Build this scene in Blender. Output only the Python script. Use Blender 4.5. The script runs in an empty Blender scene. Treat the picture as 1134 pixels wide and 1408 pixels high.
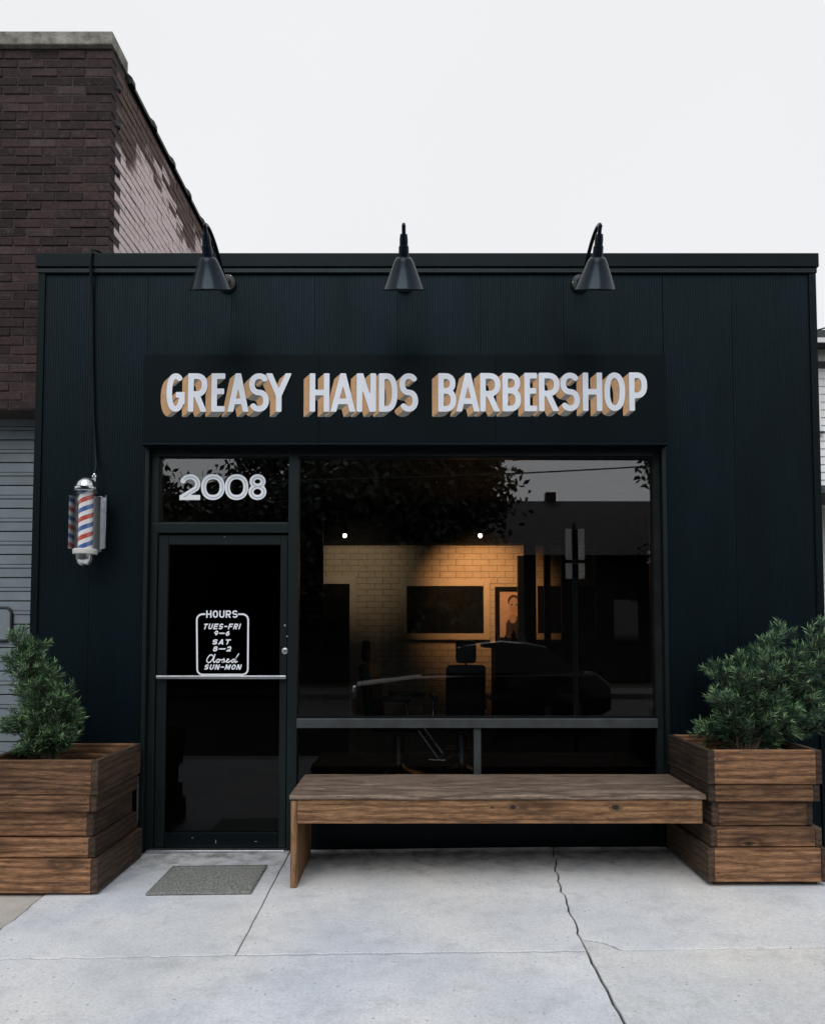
import bpy, bmesh, math, random
import numpy as np
from mathutils import Vector, Matrix
from mathutils.geometry import tessellate_polygon
R = math.radians
random.seed(11)
SC = bpy.context.scene
COL = SC.collection

# ------------------------------------------------------------------ camera
EYE, PITCH, FOC = 1.456, R(2.7), 1020.0
cam_d = bpy.data.cameras.new('camera'); cam = bpy.data.objects.new('camera', cam_d); COL.objects.link(cam)
cam.location = (0, -5, EYE); cam.rotation_euler = (R(90) + PITCH, 0, 0)
cam_d.sensor_fit = 'VERTICAL'; cam_d.sensor_height = 36; cam_d.lens = 36 * FOC / 1408
cam_d.shift_y = 118 / 1408; cam_d.clip_end = 2000; cam_d.clip_start = 0.05
SC.camera = cam
# ------------------------------------------------------------------ sky: bright overcast
world = bpy.data.worlds.new('World'); SC.world = world; world.use_nodes = True
wn, wl = world.node_tree.nodes, world.node_tree.links
bg = wn['Background']
sky = wn.new('ShaderNodeTexSky'); sky.sky_type = 'NISHITA'; sky.sun_disc = False
sky.sun_elevation = R(52); sky.sun_rotation = R(170)
mx = wn.new('ShaderNodeMix'); mx.data_type = 'RGBA'; mx.inputs[0].default_value = 0.93
wl.new(sky.outputs[0], mx.inputs[6]); 
cn = wn.new('ShaderNodeTexNoise'); cn.inputs['Scale'].default_value = 2.2; cn.inputs['Detail'].default_value = 5
cr = wn.new('ShaderNodeValToRGB'); wl.new(cn.outputs['Fac'], cr.inputs[0])
wtc = wn.new('ShaderNodeTexCoord'); wl.new(wtc.outputs['Generated'], cn.inputs['Vector'])
cm = wn.new('ShaderNodeVectorMath'); cm.operation = 'SCALE'; cm.inputs['Scale'].default_value = 10
for q, p, c in zip(cr.color_ramp.elements, (.3, .7), ((.905, .91, .925, 1), (.935, .94, .955, 1))): q.position = p; q.color = c
wl.new(cr.outputs[0], cm.inputs[0]); wl.new(cm.outputs[0], mx.inputs[7])
wl.new(mx.outputs[2], bg.inputs[0]); bg.inputs[1].default_value = 0.1
sun_d = bpy.data.lights.new('sun', 'SUN'); sun_d.energy = 1.5; sun_d.angle = R(40); sun_d.color = (1, .98, .95)
sun = bpy.data.objects.new('sun', sun_d); COL.objects.link(sun)
sun.rotation_euler = (R(40), 0, R(-10))
SC.view_settings.view_transform = 'Standard'; SC.view_settings.look = 'None'
SC.view_settings.exposure = 0.0; SC.view_settings.gamma = 1
SC.render.engine = 'CYCLES'
SC.cycles.max_bounces = 10; SC.cycles.transparent_max_bounces = 16
SC.cycles.use_denoising = True
SC.cycles.caustics_reflective = False; SC.cycles.caustics_refractive = False

# ------------------------------------------------------------------ materials
MATS = {}
def new_mat(name):
    m = bpy.data.materials.new(name); m.use_nodes = True; MATS[name] = m
    return m, m.node_tree.nodes, m.node_tree.links, m.node_tree.nodes['Principled BSDF']
def coords(n, l, kind='Object', scale=(1, 1, 1), rnd=True):
    tc = n.new('ShaderNodeTexCoord'); mp = n.new('ShaderNodeMapping')
    mp.inputs['Scale'].default_value = scale
    l.new(tc.outputs[kind], mp.inputs['Vector'])
    if rnd:
        oi = n.new('ShaderNodeObjectInfo'); mu = n.new('ShaderNodeMath'); mu.operation = 'MULTIPLY'; mu.inputs[1].default_value = 37.0
        l.new(oi.outputs['Random'], mu.inputs[0]); l.new(mu.outputs[0], mp.inputs['Location'])
    return mp.outputs[0]
def noise(n, l, vec, scale, detail=5, rough=.6):
    t = n.new('ShaderNodeTexNoise'); t.inputs['Scale'].default_value = scale
    t.inputs['Detail'].default_value = detail; t.inputs['Roughness'].default_value = rough
    l.new(vec, t.inputs['Vector']); return t.outputs['Fac']
def ramp(n, l, fac, stops):
    r = n.new('ShaderNodeValToRGB'); e = r.color_ramp.elements
    while len(e) < len(stops): e.new(.5)
    for q, (p, c) in zip(e, stops):
        q.position = p; q.color = (c if len(c) == 4 else (*c, 1)) if not isinstance(c, (int, float)) else (c, c, c, 1)
    l.new(fac, r.inputs[0]); return r.outputs[0]
def mixc(n, l, fac, a, b, mode='MIX'):
    m = n.new('ShaderNodeMix'); m.data_type = 'RGBA'; m.blend_type = mode
    if isinstance(fac, (int, float)): m.inputs[0].default_value = fac
    else: l.new(fac, m.inputs[0])
    for i, v in ((6, a), (7, b)):
        if isinstance(v, tuple): m.inputs[i].default_value = (*v[:3], 1)
        else: l.new(v, m.inputs[i])
    return m.outputs[2]
def bump(n, l, b, h, s, d=.01):
    k = n.new('ShaderNodeBump'); k.inputs['Strength'].default_value = s; k.inputs['Distance'].default_value = d
    l.new(h, k.inputs['Height']); l.new(k.outputs[0], b.inputs['Normal'])
def simple(name, col, rough=.5, metal=0, var=.15, scale=6, bmp=0, spec=.5, stretch=(1, 1, 1), kind='Object', rnd=True, bscale=None, emit=None, stint=None):
    m, n, l, b = new_mat(name)
    v = coords(n, l, kind, stretch, rnd)
    f = noise(n, l, v, scale)
    lo = tuple(c * (1 - var) for c in col); hi = tuple(c * (1 + var) for c in col)
    l.new(ramp(n, l, f, [(.3, lo), (.7, hi)]), b.inputs['Base Color'])
    l.new(ramp(n, l, f, [(.3, min(1, rough * 1.12)), (.7, rough * .88)]), b.inputs['Roughness'])
    b.inputs['Metallic'].default_value = metal; b.inputs['Specular IOR Level'].default_value = spec
    if stint: b.inputs['Specular Tint'].default_value = (*stint, 1)
    if bmp: bump(n, l, b, noise(n, l, v, bscale or scale * 8, 3), bmp)
    if emit: b.inputs['Emission Color'].default_value = (*emit[0], 1); b.inputs['Emission Strength'].default_value = emit[1]
    return m
def wood(name, light, dark, rough=.75, knots=True, kscale=(2.3, 5, 5)):
    m, n, l, b = new_mat(name)
    v = coords(n, l, 'Object', (1, 1, 1))
    def mapped(sc):
        q = n.new('ShaderNodeMapping'); q.inputs['Scale'].default_value = sc; l.new(v, q.inputs[0]); return q.outputs[0]
    wv = n.new('ShaderNodeTexWave'); wv.wave_type = 'BANDS'; wv.bands_direction = 'Z'; l.new(mapped((.22, 1.0, 1.0)), wv.inputs[0])
    for k, x in (('Scale', 8), ('Distortion', 7), ('Detail', 2.5), ('Detail Scale', 1.1), ('Detail Roughness', .55)): wv.inputs[k].default_value = x
    ring = wv.outputs['Fac']
    streak = noise(n, l, mapped((2.6, 85, 85)), 1.0, 6, .75); patch = noise(n, l, mapped((3.2, 14, 14)), 1.4, 6, .72); fine = noise(n, l, mapped((14, 130, 130)), 1.0, 4, .75)
    mid = tuple((a + d) / 2 for a, d in zip(light, dark))
    c = ramp(n, l, ring, [(.05, dark), (.35, mid), (.85, light)])
    c = mixc(n, l, .5, c, ramp(n, l, streak, [(.38, dark), (.5, mid), (.6, light)]))
    c = mixc(n, l, ramp(n, l, patch, [(.36, .6), (.50, 0.0)]), c, tuple(x * .6 for x in dark))
    c = mixc(n, l, 1.0, c, ramp(n, l, fine, [(.36, .55), (.6, 1.2)]), 'MULTIPLY')
    if knots:
        vo = n.new('ShaderNodeTexVoronoi'); vo.inputs['Scale'].default_value = 1
        dn = n.new('ShaderNodeVectorMath'); dn.operation = 'ADD'; nv = n.new('ShaderNodeTexNoise'); nv.inputs['Scale'].default_value = 9; l.new(v, nv.inputs['Vector'])
        sv = n.new('ShaderNodeVectorMath'); sv.operation = 'SCALE'; sv.inputs['Scale'].default_value = .16; l.new(nv.outputs['Color'], sv.inputs[0])
        l.new(mapped(kscale), dn.inputs[0]); l.new(sv.outputs[0], dn.inputs[1]); l.new(dn.outputs[0], vo.inputs[0])
        kd = vo.outputs['Distance']
        c = mixc(n, l, ramp(n, l, kd, [(.09, .0), (.15, .75), (.34, 0.0)]), c, tuple(x * .55 for x in dark))
        c = mixc(n, l, ramp(n, l, kd, [(.055, .95), (.10, 0.0)]), c, tuple(x * .10 for x in dark))
    oi = n.new('ShaderNodeObjectInfo')
    c = mixc(n, l, 1.0, c, ramp(n, l, oi.outputs['Random'], [(0, .58), (1, 1.25)]), 'MULTIPLY')
    l.new(c, b.inputs['Base Color']); b.inputs['Roughness'].default_value = rough; b.inputs['Specular IOR Level'].default_value = .3
    hs = n.new('ShaderNodeMath'); hs.operation = 'ADD'; l.new(streak, hs.inputs[0]); l.new(ring, hs.inputs[1])
    bump(n, l, b, hs.outputs[0], .55, .003)
    return m

wood('planter_wood', (.315, .165, .085), (.085, .040, .020))
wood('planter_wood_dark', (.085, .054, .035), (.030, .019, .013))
wood('bench_top_wood', (.235, .178, .138), (.062, .041, .030), knots=False)
wood('bench_wood', (.37, .205, .104), (.105, .050, .023), kscale=(1.7, 5, 5))
simple('knot_dark', (.018, .010, .006), .8, var=.5, scale=120)
simple('knot_ring', (.13, .068, .032), .8, var=.5, scale=90, stretch=(.4, 1, 1.6))
simple('siding_paint', (.0012, .0032, .0050), .44, var=.95, scale=3.2, kind='Object', stretch=(1, 1, .22), spec=.23, bmp=.06, bscale=60, stint=(.52, .82, 1))
simple('trim_paint', (.0022, .0045, .006), .42, var=.3, scale=3, bmp=.08, bscale=80, spec=.15, stint=(.7, .92, 1))
simple('frame_paint', (.0065, .0095, .0105), .40, var=.3, scale=5, bmp=.05, bscale=120, spec=.3, stint=(.75, .95, 1))
simple('frame_matte', (.0075, .0105, .0115), .8, var=.3, scale=5, spec=.15)
simple('frame_paint_lit', (.032, .038, .041), .5, var=.35, scale=9, bmp=.15, bscale=90)  # frame paint lightened for the daylight on sill and mullion
simple('board_paint', (.0016, .0036, .0054), .5, var=.3, scale=2.2, bmp=.05, bscale=50, spec=.10, stint=(.7, .9, 1))
simple('letter_face', (.76, .81, .90), .5, var=.05, scale=9)
simple('letter_tan', (.52, .30, .145), .55, var=.12, scale=20)
simple('letter_grey', (.165, .165, .15), .55, var=.12, scale=20)
simple('letter_outline', (.03, .035, .04), .6, var=.1)
simple('window_paint_white', (.78, .82, .88), .5, var=.05, scale=30)
simple('window_paint_blue', (.38, .45, .55), .5, var=.05, scale=30)
simple('chrome', (.62, .65, .68), .16, 1, var=.08, scale=20)
simple('aluminium', (.55, .58, .62), .34, 1, var=.15, scale=30)
simple('enamel_black', (.006, .010, .016), .22, var=.2, scale=8, spec=.2, stint=(.65, .85, 1))
simple('cast_black', (.008, .010, .012), .55, var=.2, scale=30, bmp=.2)
simple('rubber_mat', (.22, .23, .22), .95, var=.75, scale=110, bmp=1.0, bscale=110, spec=.1)
simple('soil', (.022, .016, .011), .95, var=.5, scale=40, bmp=1, bscale=60)
simple('bark', (.06, .045, .032), .9, var=.3, scale=40, bmp=.5)
simple('garage_paint', (.165, .205, .235), .55, var=.16, scale=2.5, bmp=.1, bscale=70)
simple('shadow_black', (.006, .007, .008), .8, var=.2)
simple('mortar', (.045, .036, .032), .95, var=.25, scale=30, bmp=.6, bscale=120)
simple('stone_coping', (.235, .23, .205), .9, var=.45, scale=11, bmp=.6, bscale=60)
simple('clay_tile', (.020, .019, .020), .7, var=.3, scale=12, bmp=.2)
simple('white_clapboard', (.72, .73, .74), .6, var=.06, scale=5, bmp=.08)
simple('roof_shingle', (.055, .062, .068), .9, var=.3, scale=14, bmp=.5)
simple('plaster_cream', (.60, .50, .36), .75, var=.06, scale=8, bmp=.1)
simple('cream_joint', (.30, .235, .16), .85, var=.1, scale=30)
simple('cream_trim', (.62, .52, .385), .6, var=.04, scale=8)
simple('interior_black', (.004, .004, .0045), .75, var=.2, spec=.15)
simple('interior_floor', (.035, .028, .022), .5, var=.3, scale=5)
simple('leather_black', (.012, .014, .018), .35, var=.2, scale=60, bmp=.2)
simple('dark_mirror', (.010, .012, .014), .04, var=.05, spec=.6)
simple('poster_paper', (.62, .42, .31), .7, var=.06, scale=12)
simple('poster_ink', (.05, .028, .028), .7, var=.2, scale=30)
simple('poster_skin', (.50, .32, .23), .7, var=.1, scale=30)
simple('dark_roof', (.009, .009, .010), .9, var=.3, scale=8, bmp=.3)
simple('dark_wall', (.012, .011, .011), .85, var=.3, scale=5, bmp=.2)
simple('car_paint', (.004, .005, .006), .12, var=.05, spec=.14)
simple('car_glass', (.006, .007, .008), .04, var=.05, spec=.14)
simple('tyre', (.012, .012, .012), .8, var=.2)
simple('sign_white', (.60, .60, .58), .5, var=.08)
simple('asphalt', (.022, .022, .024), .9, var=.25, scale=40, bmp=.5)
simple('far_ground', (.10, .11, .07), .95, var=.3, scale=1)
simple('bulb', (1, .9, .75), .5, emit=((1, .86, .62), 22))

# side brick: weathered, with remains of pinkish white paint that sit where they were never scraped
def brick_mat(name, painted):
    m, n, l, b = new_mat(name)
    oi = n.new('ShaderNodeObjectInfo'); geo = n.new('ShaderNodeNewGeometry')
    v = coords(n, l, 'Object', (1, 1, 1))
    wv = geo.outputs['Position']
    wn2 = n.new('ShaderNodeTexWhiteNoise'); wn2.noise_dimensions = '3D'
    sn = n.new('ShaderNodeVectorMath'); sn.operation = 'SNAP'; sn.inputs[1].default_value = (.203, .203, .0677)
    l.new(wv, sn.inputs[0]); l.new(sn.outputs[0], wn2.inputs[0])
    c = ramp(n, l, oi.outputs['Random'] if not painted else wn2.outputs['Value'],
             [(0, (.027, .018, .019)), (.3, (.037, .024, .026)), (.6, (.048, .029, .030)), (.9, (.060, .036, .037)), (1, (.072, .050, .050))])
    f = noise(n, l, v, 38, 5, .7)
    c = mixc(n, l, 1.0, c, ramp(n, l, f, [(.25, .5), (.75, 1.4)]), 'MULTIPLY')
    f2 = noise(n, l, wv, 16, 5, .7); c = mixc(n, l, ramp(n, l, f2, [(.56, 0.0), (.70, .38)]), c, (.13, .115, .112))
    f3 = noise(n, l, wv, 2.3, 4, .6); c = mixc(n, l, 1.0, c, ramp(n, l, f3, [(.3, .72), (.7, 1.2)]), 'MULTIPLY')
    if painted:
        big = noise(n, l, wv, .95, 3, .5); fine = noise(n, l, wv, 7, 4, .6)
        sep = n.new('ShaderNodeSeparateXYZ'); l.new(wv, sep.inputs[0])
        mr = n.new('ShaderNodeMapRange'); l.new(sep.outputs['Z'], mr.inputs[0])
        mr.inputs[1].default_value = 5.62; mr.inputs[2].default_value = 4.95; mr.inputs[3].default_value = -.28; mr.inputs[4].default_value = .30
        s = n.new('ShaderNodeMath'); s.operation = 'ADD'; l.new(big, s.inputs[0]); l.new(mr.outputs[0], s.inputs[1])
        s2 = n.new('ShaderNodeMath'); s2.operation = 'MULTIPLY_ADD'; l.new(fine, s2.inputs[0]); s2.inputs[1].default_value = .35; l.new(s.outputs[0], s2.inputs[2])
        s3 = n.new('ShaderNodeMath'); s3.operation = 'MULTIPLY_ADD'; l.new(wn2.outputs['Value'], s3.inputs[0]); s3.inputs[1].default_value = .52; l.new(s2.outputs[0], s3.inputs[2])
        msk = ramp(n, l, s3.outputs[0], [(.80, 0.0), (.96, 1.0)])
        pc = ramp(n, l, f, [(.2, (.52, .38, .37)), (.45, (.80, .65, .65)), (.8, (.87, .76, .77))])
        c = mixc(n, l, msk, mixc(n, l, .65, c, (.17, .115, .10)), pc)
    l.new(c, b.inputs['Base Color']); b.inputs['Roughness'].default_value = .88; b.inputs['Specular IOR Level'].default_value = .25
    bump(n, l, b, f, .7, .006)
brick_mat('brick_brown', False); brick_mat('brick_painted', True)

def concrete(name, base, warm=0.0):
    m, n, l, b = new_mat(name)
    tc = n.new('ShaderNodeNewGeometry'); v = tc.outputs['Position']
    big = noise(n, l, v, 1.6, 4, .55); mid = noise(n, l, v, 9, 6, .65); fin = noise(n, l, v, 70, 4, .7)
    c = ramp(n, l, big, [(.3, tuple(x * .86 for x in base)), (.7, tuple(x * 1.05 for x in base))])
    c = mixc(n, l, 1.0, c, ramp(n, l, mid, [(.25, .86), (.5, 1.0), (.75, 1.04)]), 'MULTIPLY')
    c = mixc(n, l, 1.0, c, ramp(n, l, fin, [(.25, .80), (.6, 1.04)]), 'MULTIPLY')
    vo = n.new('ShaderNodeTexVoronoi'); vo.inputs['Scale'].default_value = 24; l.new(v, vo.inputs[0])
    sp = ramp(n, l, vo.outputs['Distance'], [(.09, 1.0), (.18, 0.0)])
    gate = ramp(n, l, mid, [(.50, 0.0), (.57, .9)])
    pit = mixc(n, l, 1.0, sp, gate, 'MULTIPLY')
    c = mixc(n, l, pit, c, tuple(x * .45 for x in base))
    vs2 = n.new('ShaderNodeTexVoronoi'); vs2.inputs['Scale'].default_value = 75; l.new(v, vs2.inputs[0]); c = mixc(n, l, ramp(n, l, vs2.outputs['Distance'], [(.10, .55), (.26, 0.0)]), c, tuple(x * .5 for x in base))
    hue = noise(n, l, v, .8, 3, .5); c = mixc(n, l, 1.0, c, ramp(n, l, hue, [(.35, (.93, .97, 1.03)), (.65, (1.03, 1.0, .955))]), 'MULTIPLY')
    stn = noise(n, l, v, 4.2, 7, .75); c = mixc(n, l, ramp(n, l, stn, [(.54, 0.0), (.68, .42)]), c, tuple(x * .55 for x in base))
    # grime gathered along the foot of the wall
    sep = n.new('ShaderNodeSeparateXYZ'); l.new(v, sep.inputs[0])
    mr = n.new('ShaderNodeMapRange'); l.new(sep.outputs['Y'], mr.inputs[0])
    mr.inputs[1].default_value = -.75; mr.inputs[2].default_value = -.05; mr.inputs[3].default_value = 0; mr.inputs[4].default_value = .9
    gm = n.new('ShaderNodeMath'); gm.operation = 'MULTIPLY'; l.new(mr.outputs[0], gm.inputs[0]); l.new(ramp(n, l, mid, [(.35, .1), (.65, 1.0)]), gm.inputs[1])
    c = mixc(n, l, gm.outputs[0], c, (.12, .125, .115))
    l.new(c, b.inputs['Base Color']); b.inputs['Roughness'].default_value = .85; b.inputs['Specular IOR Level'].default_value = .3
    hh = n.new('ShaderNodeMath'); hh.operation = 'MULTIPLY_ADD'; l.new(fin, hh.inputs[0]); hh.inputs[1].default_value = .4; l.new(mid, hh.inputs[2])
    bump(n, l, b, hh.outputs[0], .35, .01)
concrete('concrete', (.64, .66, .69)); concrete('concrete_old', (.47, .45, .42)); concrete('concrete_worn', (.62, .625, .63))
simple('dark_concrete', (.045, .045, .043), .9, var=.25, scale=6, bmp=.3)
simple('joint_dirt', (.05, .05, .045), .95, var=.4, scale=30)

def glass(name, f0, tint):
    m, n, l, b = new_mat(name); n.remove(b)
    lw = n.new('ShaderNodeLayerWeight'); lw.inputs[0].default_value = .5
    pw = n.new('ShaderNodeMath'); pw.operation = 'POWER'; pw.inputs[1].default_value = 5; l.new(lw.outputs['Facing'], pw.inputs[0])
    ma = n.new('ShaderNodeMath'); ma.operation = 'MULTIPLY_ADD'; ma.inputs[1].default_value = 1 - f0; ma.inputs[2].default_value = f0; l.new(pw.outputs[0], ma.inputs[0])
    tr = n.new('ShaderNodeBsdfTransparent'); tr.inputs[0].default_value = (*tint, 1)
    gl = n.new('ShaderNodeBsdfGlossy'); gl.inputs['Roughness'].default_value = 0.0
    mi = n.new('ShaderNodeMixShader'); l.new(ma.outputs[0], mi.inputs[0]); l.new(tr.outputs[0], mi.inputs[1]); l.new(gl.outputs[0], mi.inputs[2])
    l.new(mi.outputs[0], n['Material Output'].inputs[0])
glass('shop_glass', .125, (.80, .81, .82)); glass('clear_glass', .05, (.97, .97, .97)); glass('door_glass', .016, (.5, .52, .54))

def leaf_mat(name, a, bcol):
    m, n, l, b = new_mat(name)
    g = n.new('ShaderNodeNewGeometry')
    rp = n.new('ShaderNodeValToRGB'); l.new(g.outputs['Random Per Island'], rp.inputs[0])
    rp.color_ramp.elements[0].color = (*a, 1); rp.color_ramp.elements[1].color = (*bcol, 1)
    v = coords(n, l, 'Object'); nf = noise(n, l, v, 9, 3)
    c = mixc(n, l, 1.0, rp.outputs[0], ramp(n, l, nf, [(.3, .65), (.7, 1.3)]), 'MULTIPLY')
    l.new(c, b.inputs['Base Color']); b.inputs['Roughness'].default_value = .55
    b.inputs['Specular IOR Level'].default_value = .35
leaf_mat('needles_light', (.014, .046, .020), (.055, .125, .052)); leaf_mat('needles_blue', (.011, .038, .024), (.042, .105, .062)); leaf_mat('needles_young', (.085, .185, .080), (.25, .39, .19))
leaf_mat('tree_leaves', (.010, .022, .013), (.025, .042, .024))

def stripes():
    m, n, l, b = new_mat('barber_stripes')
    tc = n.new('ShaderNodeTexCoord'); sp = n.new('ShaderNodeSeparateXYZ'); l.new(tc.outputs['Object'], sp.inputs[0])
    yo = n.new('ShaderNodeMath'); yo.operation = 'ADD'; yo.inputs[1].default_value = .13; l.new(sp.outputs[1], yo.inputs[0])
    at = n.new('ShaderNodeMath'); at.operation = 'ARCTAN2'; l.new(yo.outputs[0], at.inputs[0]); l.new(sp.outputs[0], at.inputs[1])
    d = n.new('ShaderNodeMath'); d.operation = 'DIVIDE'; d.inputs[1].default_value = -2 * math.pi; l.new(at.outputs[0], d.inputs[0])
    z = n.new('ShaderNodeMath'); z.operation = 'MULTIPLY_ADD'; z.inputs[1].default_value = 1 / .122; l.new(sp.outputs[2], z.inputs[0]); l.new(d.outputs[0], z.inputs[2])
    fr = n.new('ShaderNodeMath'); fr.operation = 'FRACT'; l.new(z.outputs[0], fr.inputs[0])
    r = n.new('ShaderNodeValToRGB'); r.color_ramp.interpolation = 'CONSTANT'; e = r.color_ramp.elements
    e.new(.4); e.new(.6)
    for q, p, c in zip(e, (0, .24, .5, .74), ((.80, .80, .82), (.055, .13, .36), (.80, .80, .82), (.50, .075, .055))):
        q.position = p; q.color = (*c, 1)
    l.new(fr.outputs[0], r.inputs[0]); l.new(r.outputs[0], b.inputs['Base Color']); b.inputs['Roughness'].default_value = .3
stripes()

# ------------------------------------------------------------------ mesh helpers
class Geo:
    def __init__(s): s.v = []; s.f = []; s.m = []
    def add(s, vs, fs, mi=0):
        o = len(s.v); s.v += [tuple(p) for p in vs]; s.f += [tuple(i + o for i in f) for f in fs]; s.m += [mi] * len(fs); return s
    def box(s, x0, x1, y0, y1, z0, z1, mi=0):
        return s.add([(x0, y0, z0), (x1, y0, z0), (x1, y1, z0), (x0, y1, z0), (x0, y0, z1), (x1, y0, z1), (x1, y1, z1), (x0, y1, z1)],
                     [(3, 2, 1, 0), (4, 5, 6, 7), (0, 1, 5, 4), (1, 2, 6, 5), (2, 3, 7, 6), (3, 0, 4, 7)], mi)
    def tube(s, pts, r, n=8, mi=0, cap=True):
        pts = [Vector(p) for p in pts]; k = len(pts); rs = r if isinstance(r, (list, tuple)) else [r] * k
        vs, fs = [], []; up = Vector((.3, .2, 1)).normalized(); a = None
        for i, p in enumerate(pts):
            t = (pts[min(i + 1, k - 1)] - pts[max(i - 1, 0)]).normalized()
            if a is None:
                a = t.cross(up)
                if a.length < .1: a = t.cross(Vector((1, 0, 0)))
            a = (a - t * a.dot(t)).normalized(); b = t.cross(a)
            vs += [p + (a * math.cos(2 * math.pi * j / n) + b * math.sin(2 * math.pi * j / n)) * rs[i] for j in range(n)]
        for i in range(k - 1):
            for j in range(n):
                q = (j + 1) % n; fs.append((i * n + j, i * n + q, (i + 1) * n + q, (i + 1) * n + j))
        if cap: fs += [tuple(range(n))[::-1], tuple((k - 1) * n + j for j in range(n))]
        return s.add(vs, fs, mi)
    def lathe(s, prof, c=(0, 0, 0), n=24, mi=0, M=None):
        vs, fs = [], []
        for r, z in prof:
            for j in range(n):
                a = 2 * math.pi * j / n; p = Vector((r * math.cos(a), r * math.sin(a), z))
                if M is not None: p = M @ p
                vs.append(p + Vector(c))
        for i in range(len(prof) - 1):
            for j in range(n):
                q = (j + 1) % n; fs.append((i * n + j, i * n + q, (i + 1) * n + q, (i + 1) * n + j))
        return s.add(vs, fs, mi)
    def prism(s, poly, y0, y1, mi=0):   # polygon in x,z pulled along y
        k = len(poly); vs = [(x, y0, z) for x, z in poly] + [(x, y1, z) for x, z in poly]
        fs = [tuple(range(k)), tuple(range(2 * k - 1, k - 1, -1))] + [(i, i + k, (i + 1) % k + k, (i + 1) % k) for i in range(k)]
        return s.add(vs, fs, mi)
    def build(s, name, mats, parent=None, smooth=None, bevel=0, origin=None, segs=2):
        mats = [mats] if isinstance(mats, str) else mats
        o3 = Vector(origin) if origin else Vector((0, 0, 0))
        me = bpy.data.meshes.new(name); me.from_pydata([tuple(Vector(p) - o3) for p in s.v], [], s.f)
        for mm in mats: me.materials.append(MATS[mm])
        if len(mats) > 1: me.polygons.foreach_set('material_index', s.m)
        bm = bmesh.new(); bm.from_mesh(me); bmesh.ops.recalc_face_normals(bm, faces=bm.faces); bm.to_mesh(me); bm.free()
        if smooth:
            me.polygons.foreach_set('use_smooth', [True] * len(me.polygons)); me.set_sharp_from_angle(angle=R(smooth))
        o = bpy.data.objects.new(name, me); COL.objects.link(o); o.location = o3
        if parent: o.parent = parent
        if bevel:
            b = o.modifiers.new('bevel', 'BEVEL'); b.width = bevel; b.segments = segs; b.limit_method = 'ANGLE'; b.angle_limit = R(40)
        return o
def tag(o, label=None, cat=None, group=None, kind=None):
    for k, v in (('label', label), ('category', cat), ('group', group), ('kind', kind)):
        if v: o[k] = v
    return o
def thing(name, label, cat, loc=(0, 0, 0), group=None, rz=0):
    o = bpy.data.objects.new(name, None); COL.objects.link(o); o.location = loc; o.rotation_euler.z = rz
    return tag(o, label, cat, group)
def copy_tree(o, parent=None):
    c = o.copy(); COL.objects.link(c); c.parent = parent
    for ch in [x for x in o.children]: copy_tree(ch, c)
    return c
def pl(px, py, Y):                    # a point of an upright plane at depth Y
    d = Y + 5; k = (822 - py) / FOC; s, c = math.sin(PITCH), math.cos(PITCH)
    u = d * (s + k * c) / (c - k * s)
    return (px - 567) * (d * c + u * s) / FOC, EYE + u
def gz(x, y): return .012 * (max(-4, min(4, x)) + 1.0) + .016 * max(-4, min(.3, y))

# ------------------------------------------------------------------ ground, street, sidewalk
g = Geo(); g.add([(-400, -400, -.32), (400, -400, -.32), (400, 400, -.32), (-400, 400, -.32)], [(0, 1, 2, 3)])
tag(g.build('ground', 'far_ground'), kind='structure')
g = Geo().box(-120, 120, -13.5, -4.05, -.35, -.20); tag(g.build('road', 'asphalt'), kind='structure')
walk = bpy.data.objects.new('sidewalk', None); COL.objects.link(walk); tag(walk, kind='structure')
def bed():
    q = Geo(); xs = [-12, -4, 4, 12]; ys = [-3.85, .9]
    vs = [(x, y, gz(x, y) - .010) for y in ys for x in xs]
    q.add(vs, [(i, i + 1, i + 5, i + 4) for i in range(3)]); return q
bed().build('joint_bed', 'joint_dirt', walk)
def wobble(p, q, n, amp, seed):
    r = random.Random(seed); out = []
    for i in range(n + 1):
        t = i / n; a = amp if 0 < i < n else 0
        out.append((p[0] + (q[0] - p[0]) * t + r.uniform(-a, a), p[1] + (q[1] - p[1]) * t + r.uniform(-a, a)))
    return out
RY = -1.52
crA = wobble((-2.10, .35), (-2.06, RY), 26, .008, 1)
crB = wobble((-.815, .35), (-.812, RY), 26, .0025, 2)
crC = wobble((.945, .35), (.925, -.05), 6, .012, 3)[:-1] + wobble((.925, -.05), (.845, -.60), 10, .012, 4)[:-1] + wobble((.845, -.6), (.802, RY + .13), 14, .008, 5)
crC2 = crC + [(.80, RY + .05), (.80, RY)]
crD = wobble((.80, RY), (.785, -3.85), 40, .0045, 6)
rowL = wobble((-2.06, RY - .01), (-.812, RY), 34, .010, 7); rowL = [(-9.0, RY - .02), (-4, RY - .02)] + rowL; rowL[2] = crA[-1]
rowM = wobble((-.812, RY), (.80, RY), 40, .005, 8)
chipx = .965
chip = wobble((.802, RY + .13), (.90, RY + .085), 6, .006, 9)[:-1] + wobble((.90, RY + .085), (chipx, RY), 5, .005, 10)
rowR = wobble((chipx, RY), (4, RY + .01), 50, .005, 11) + [(9, RY + .01)]
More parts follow.
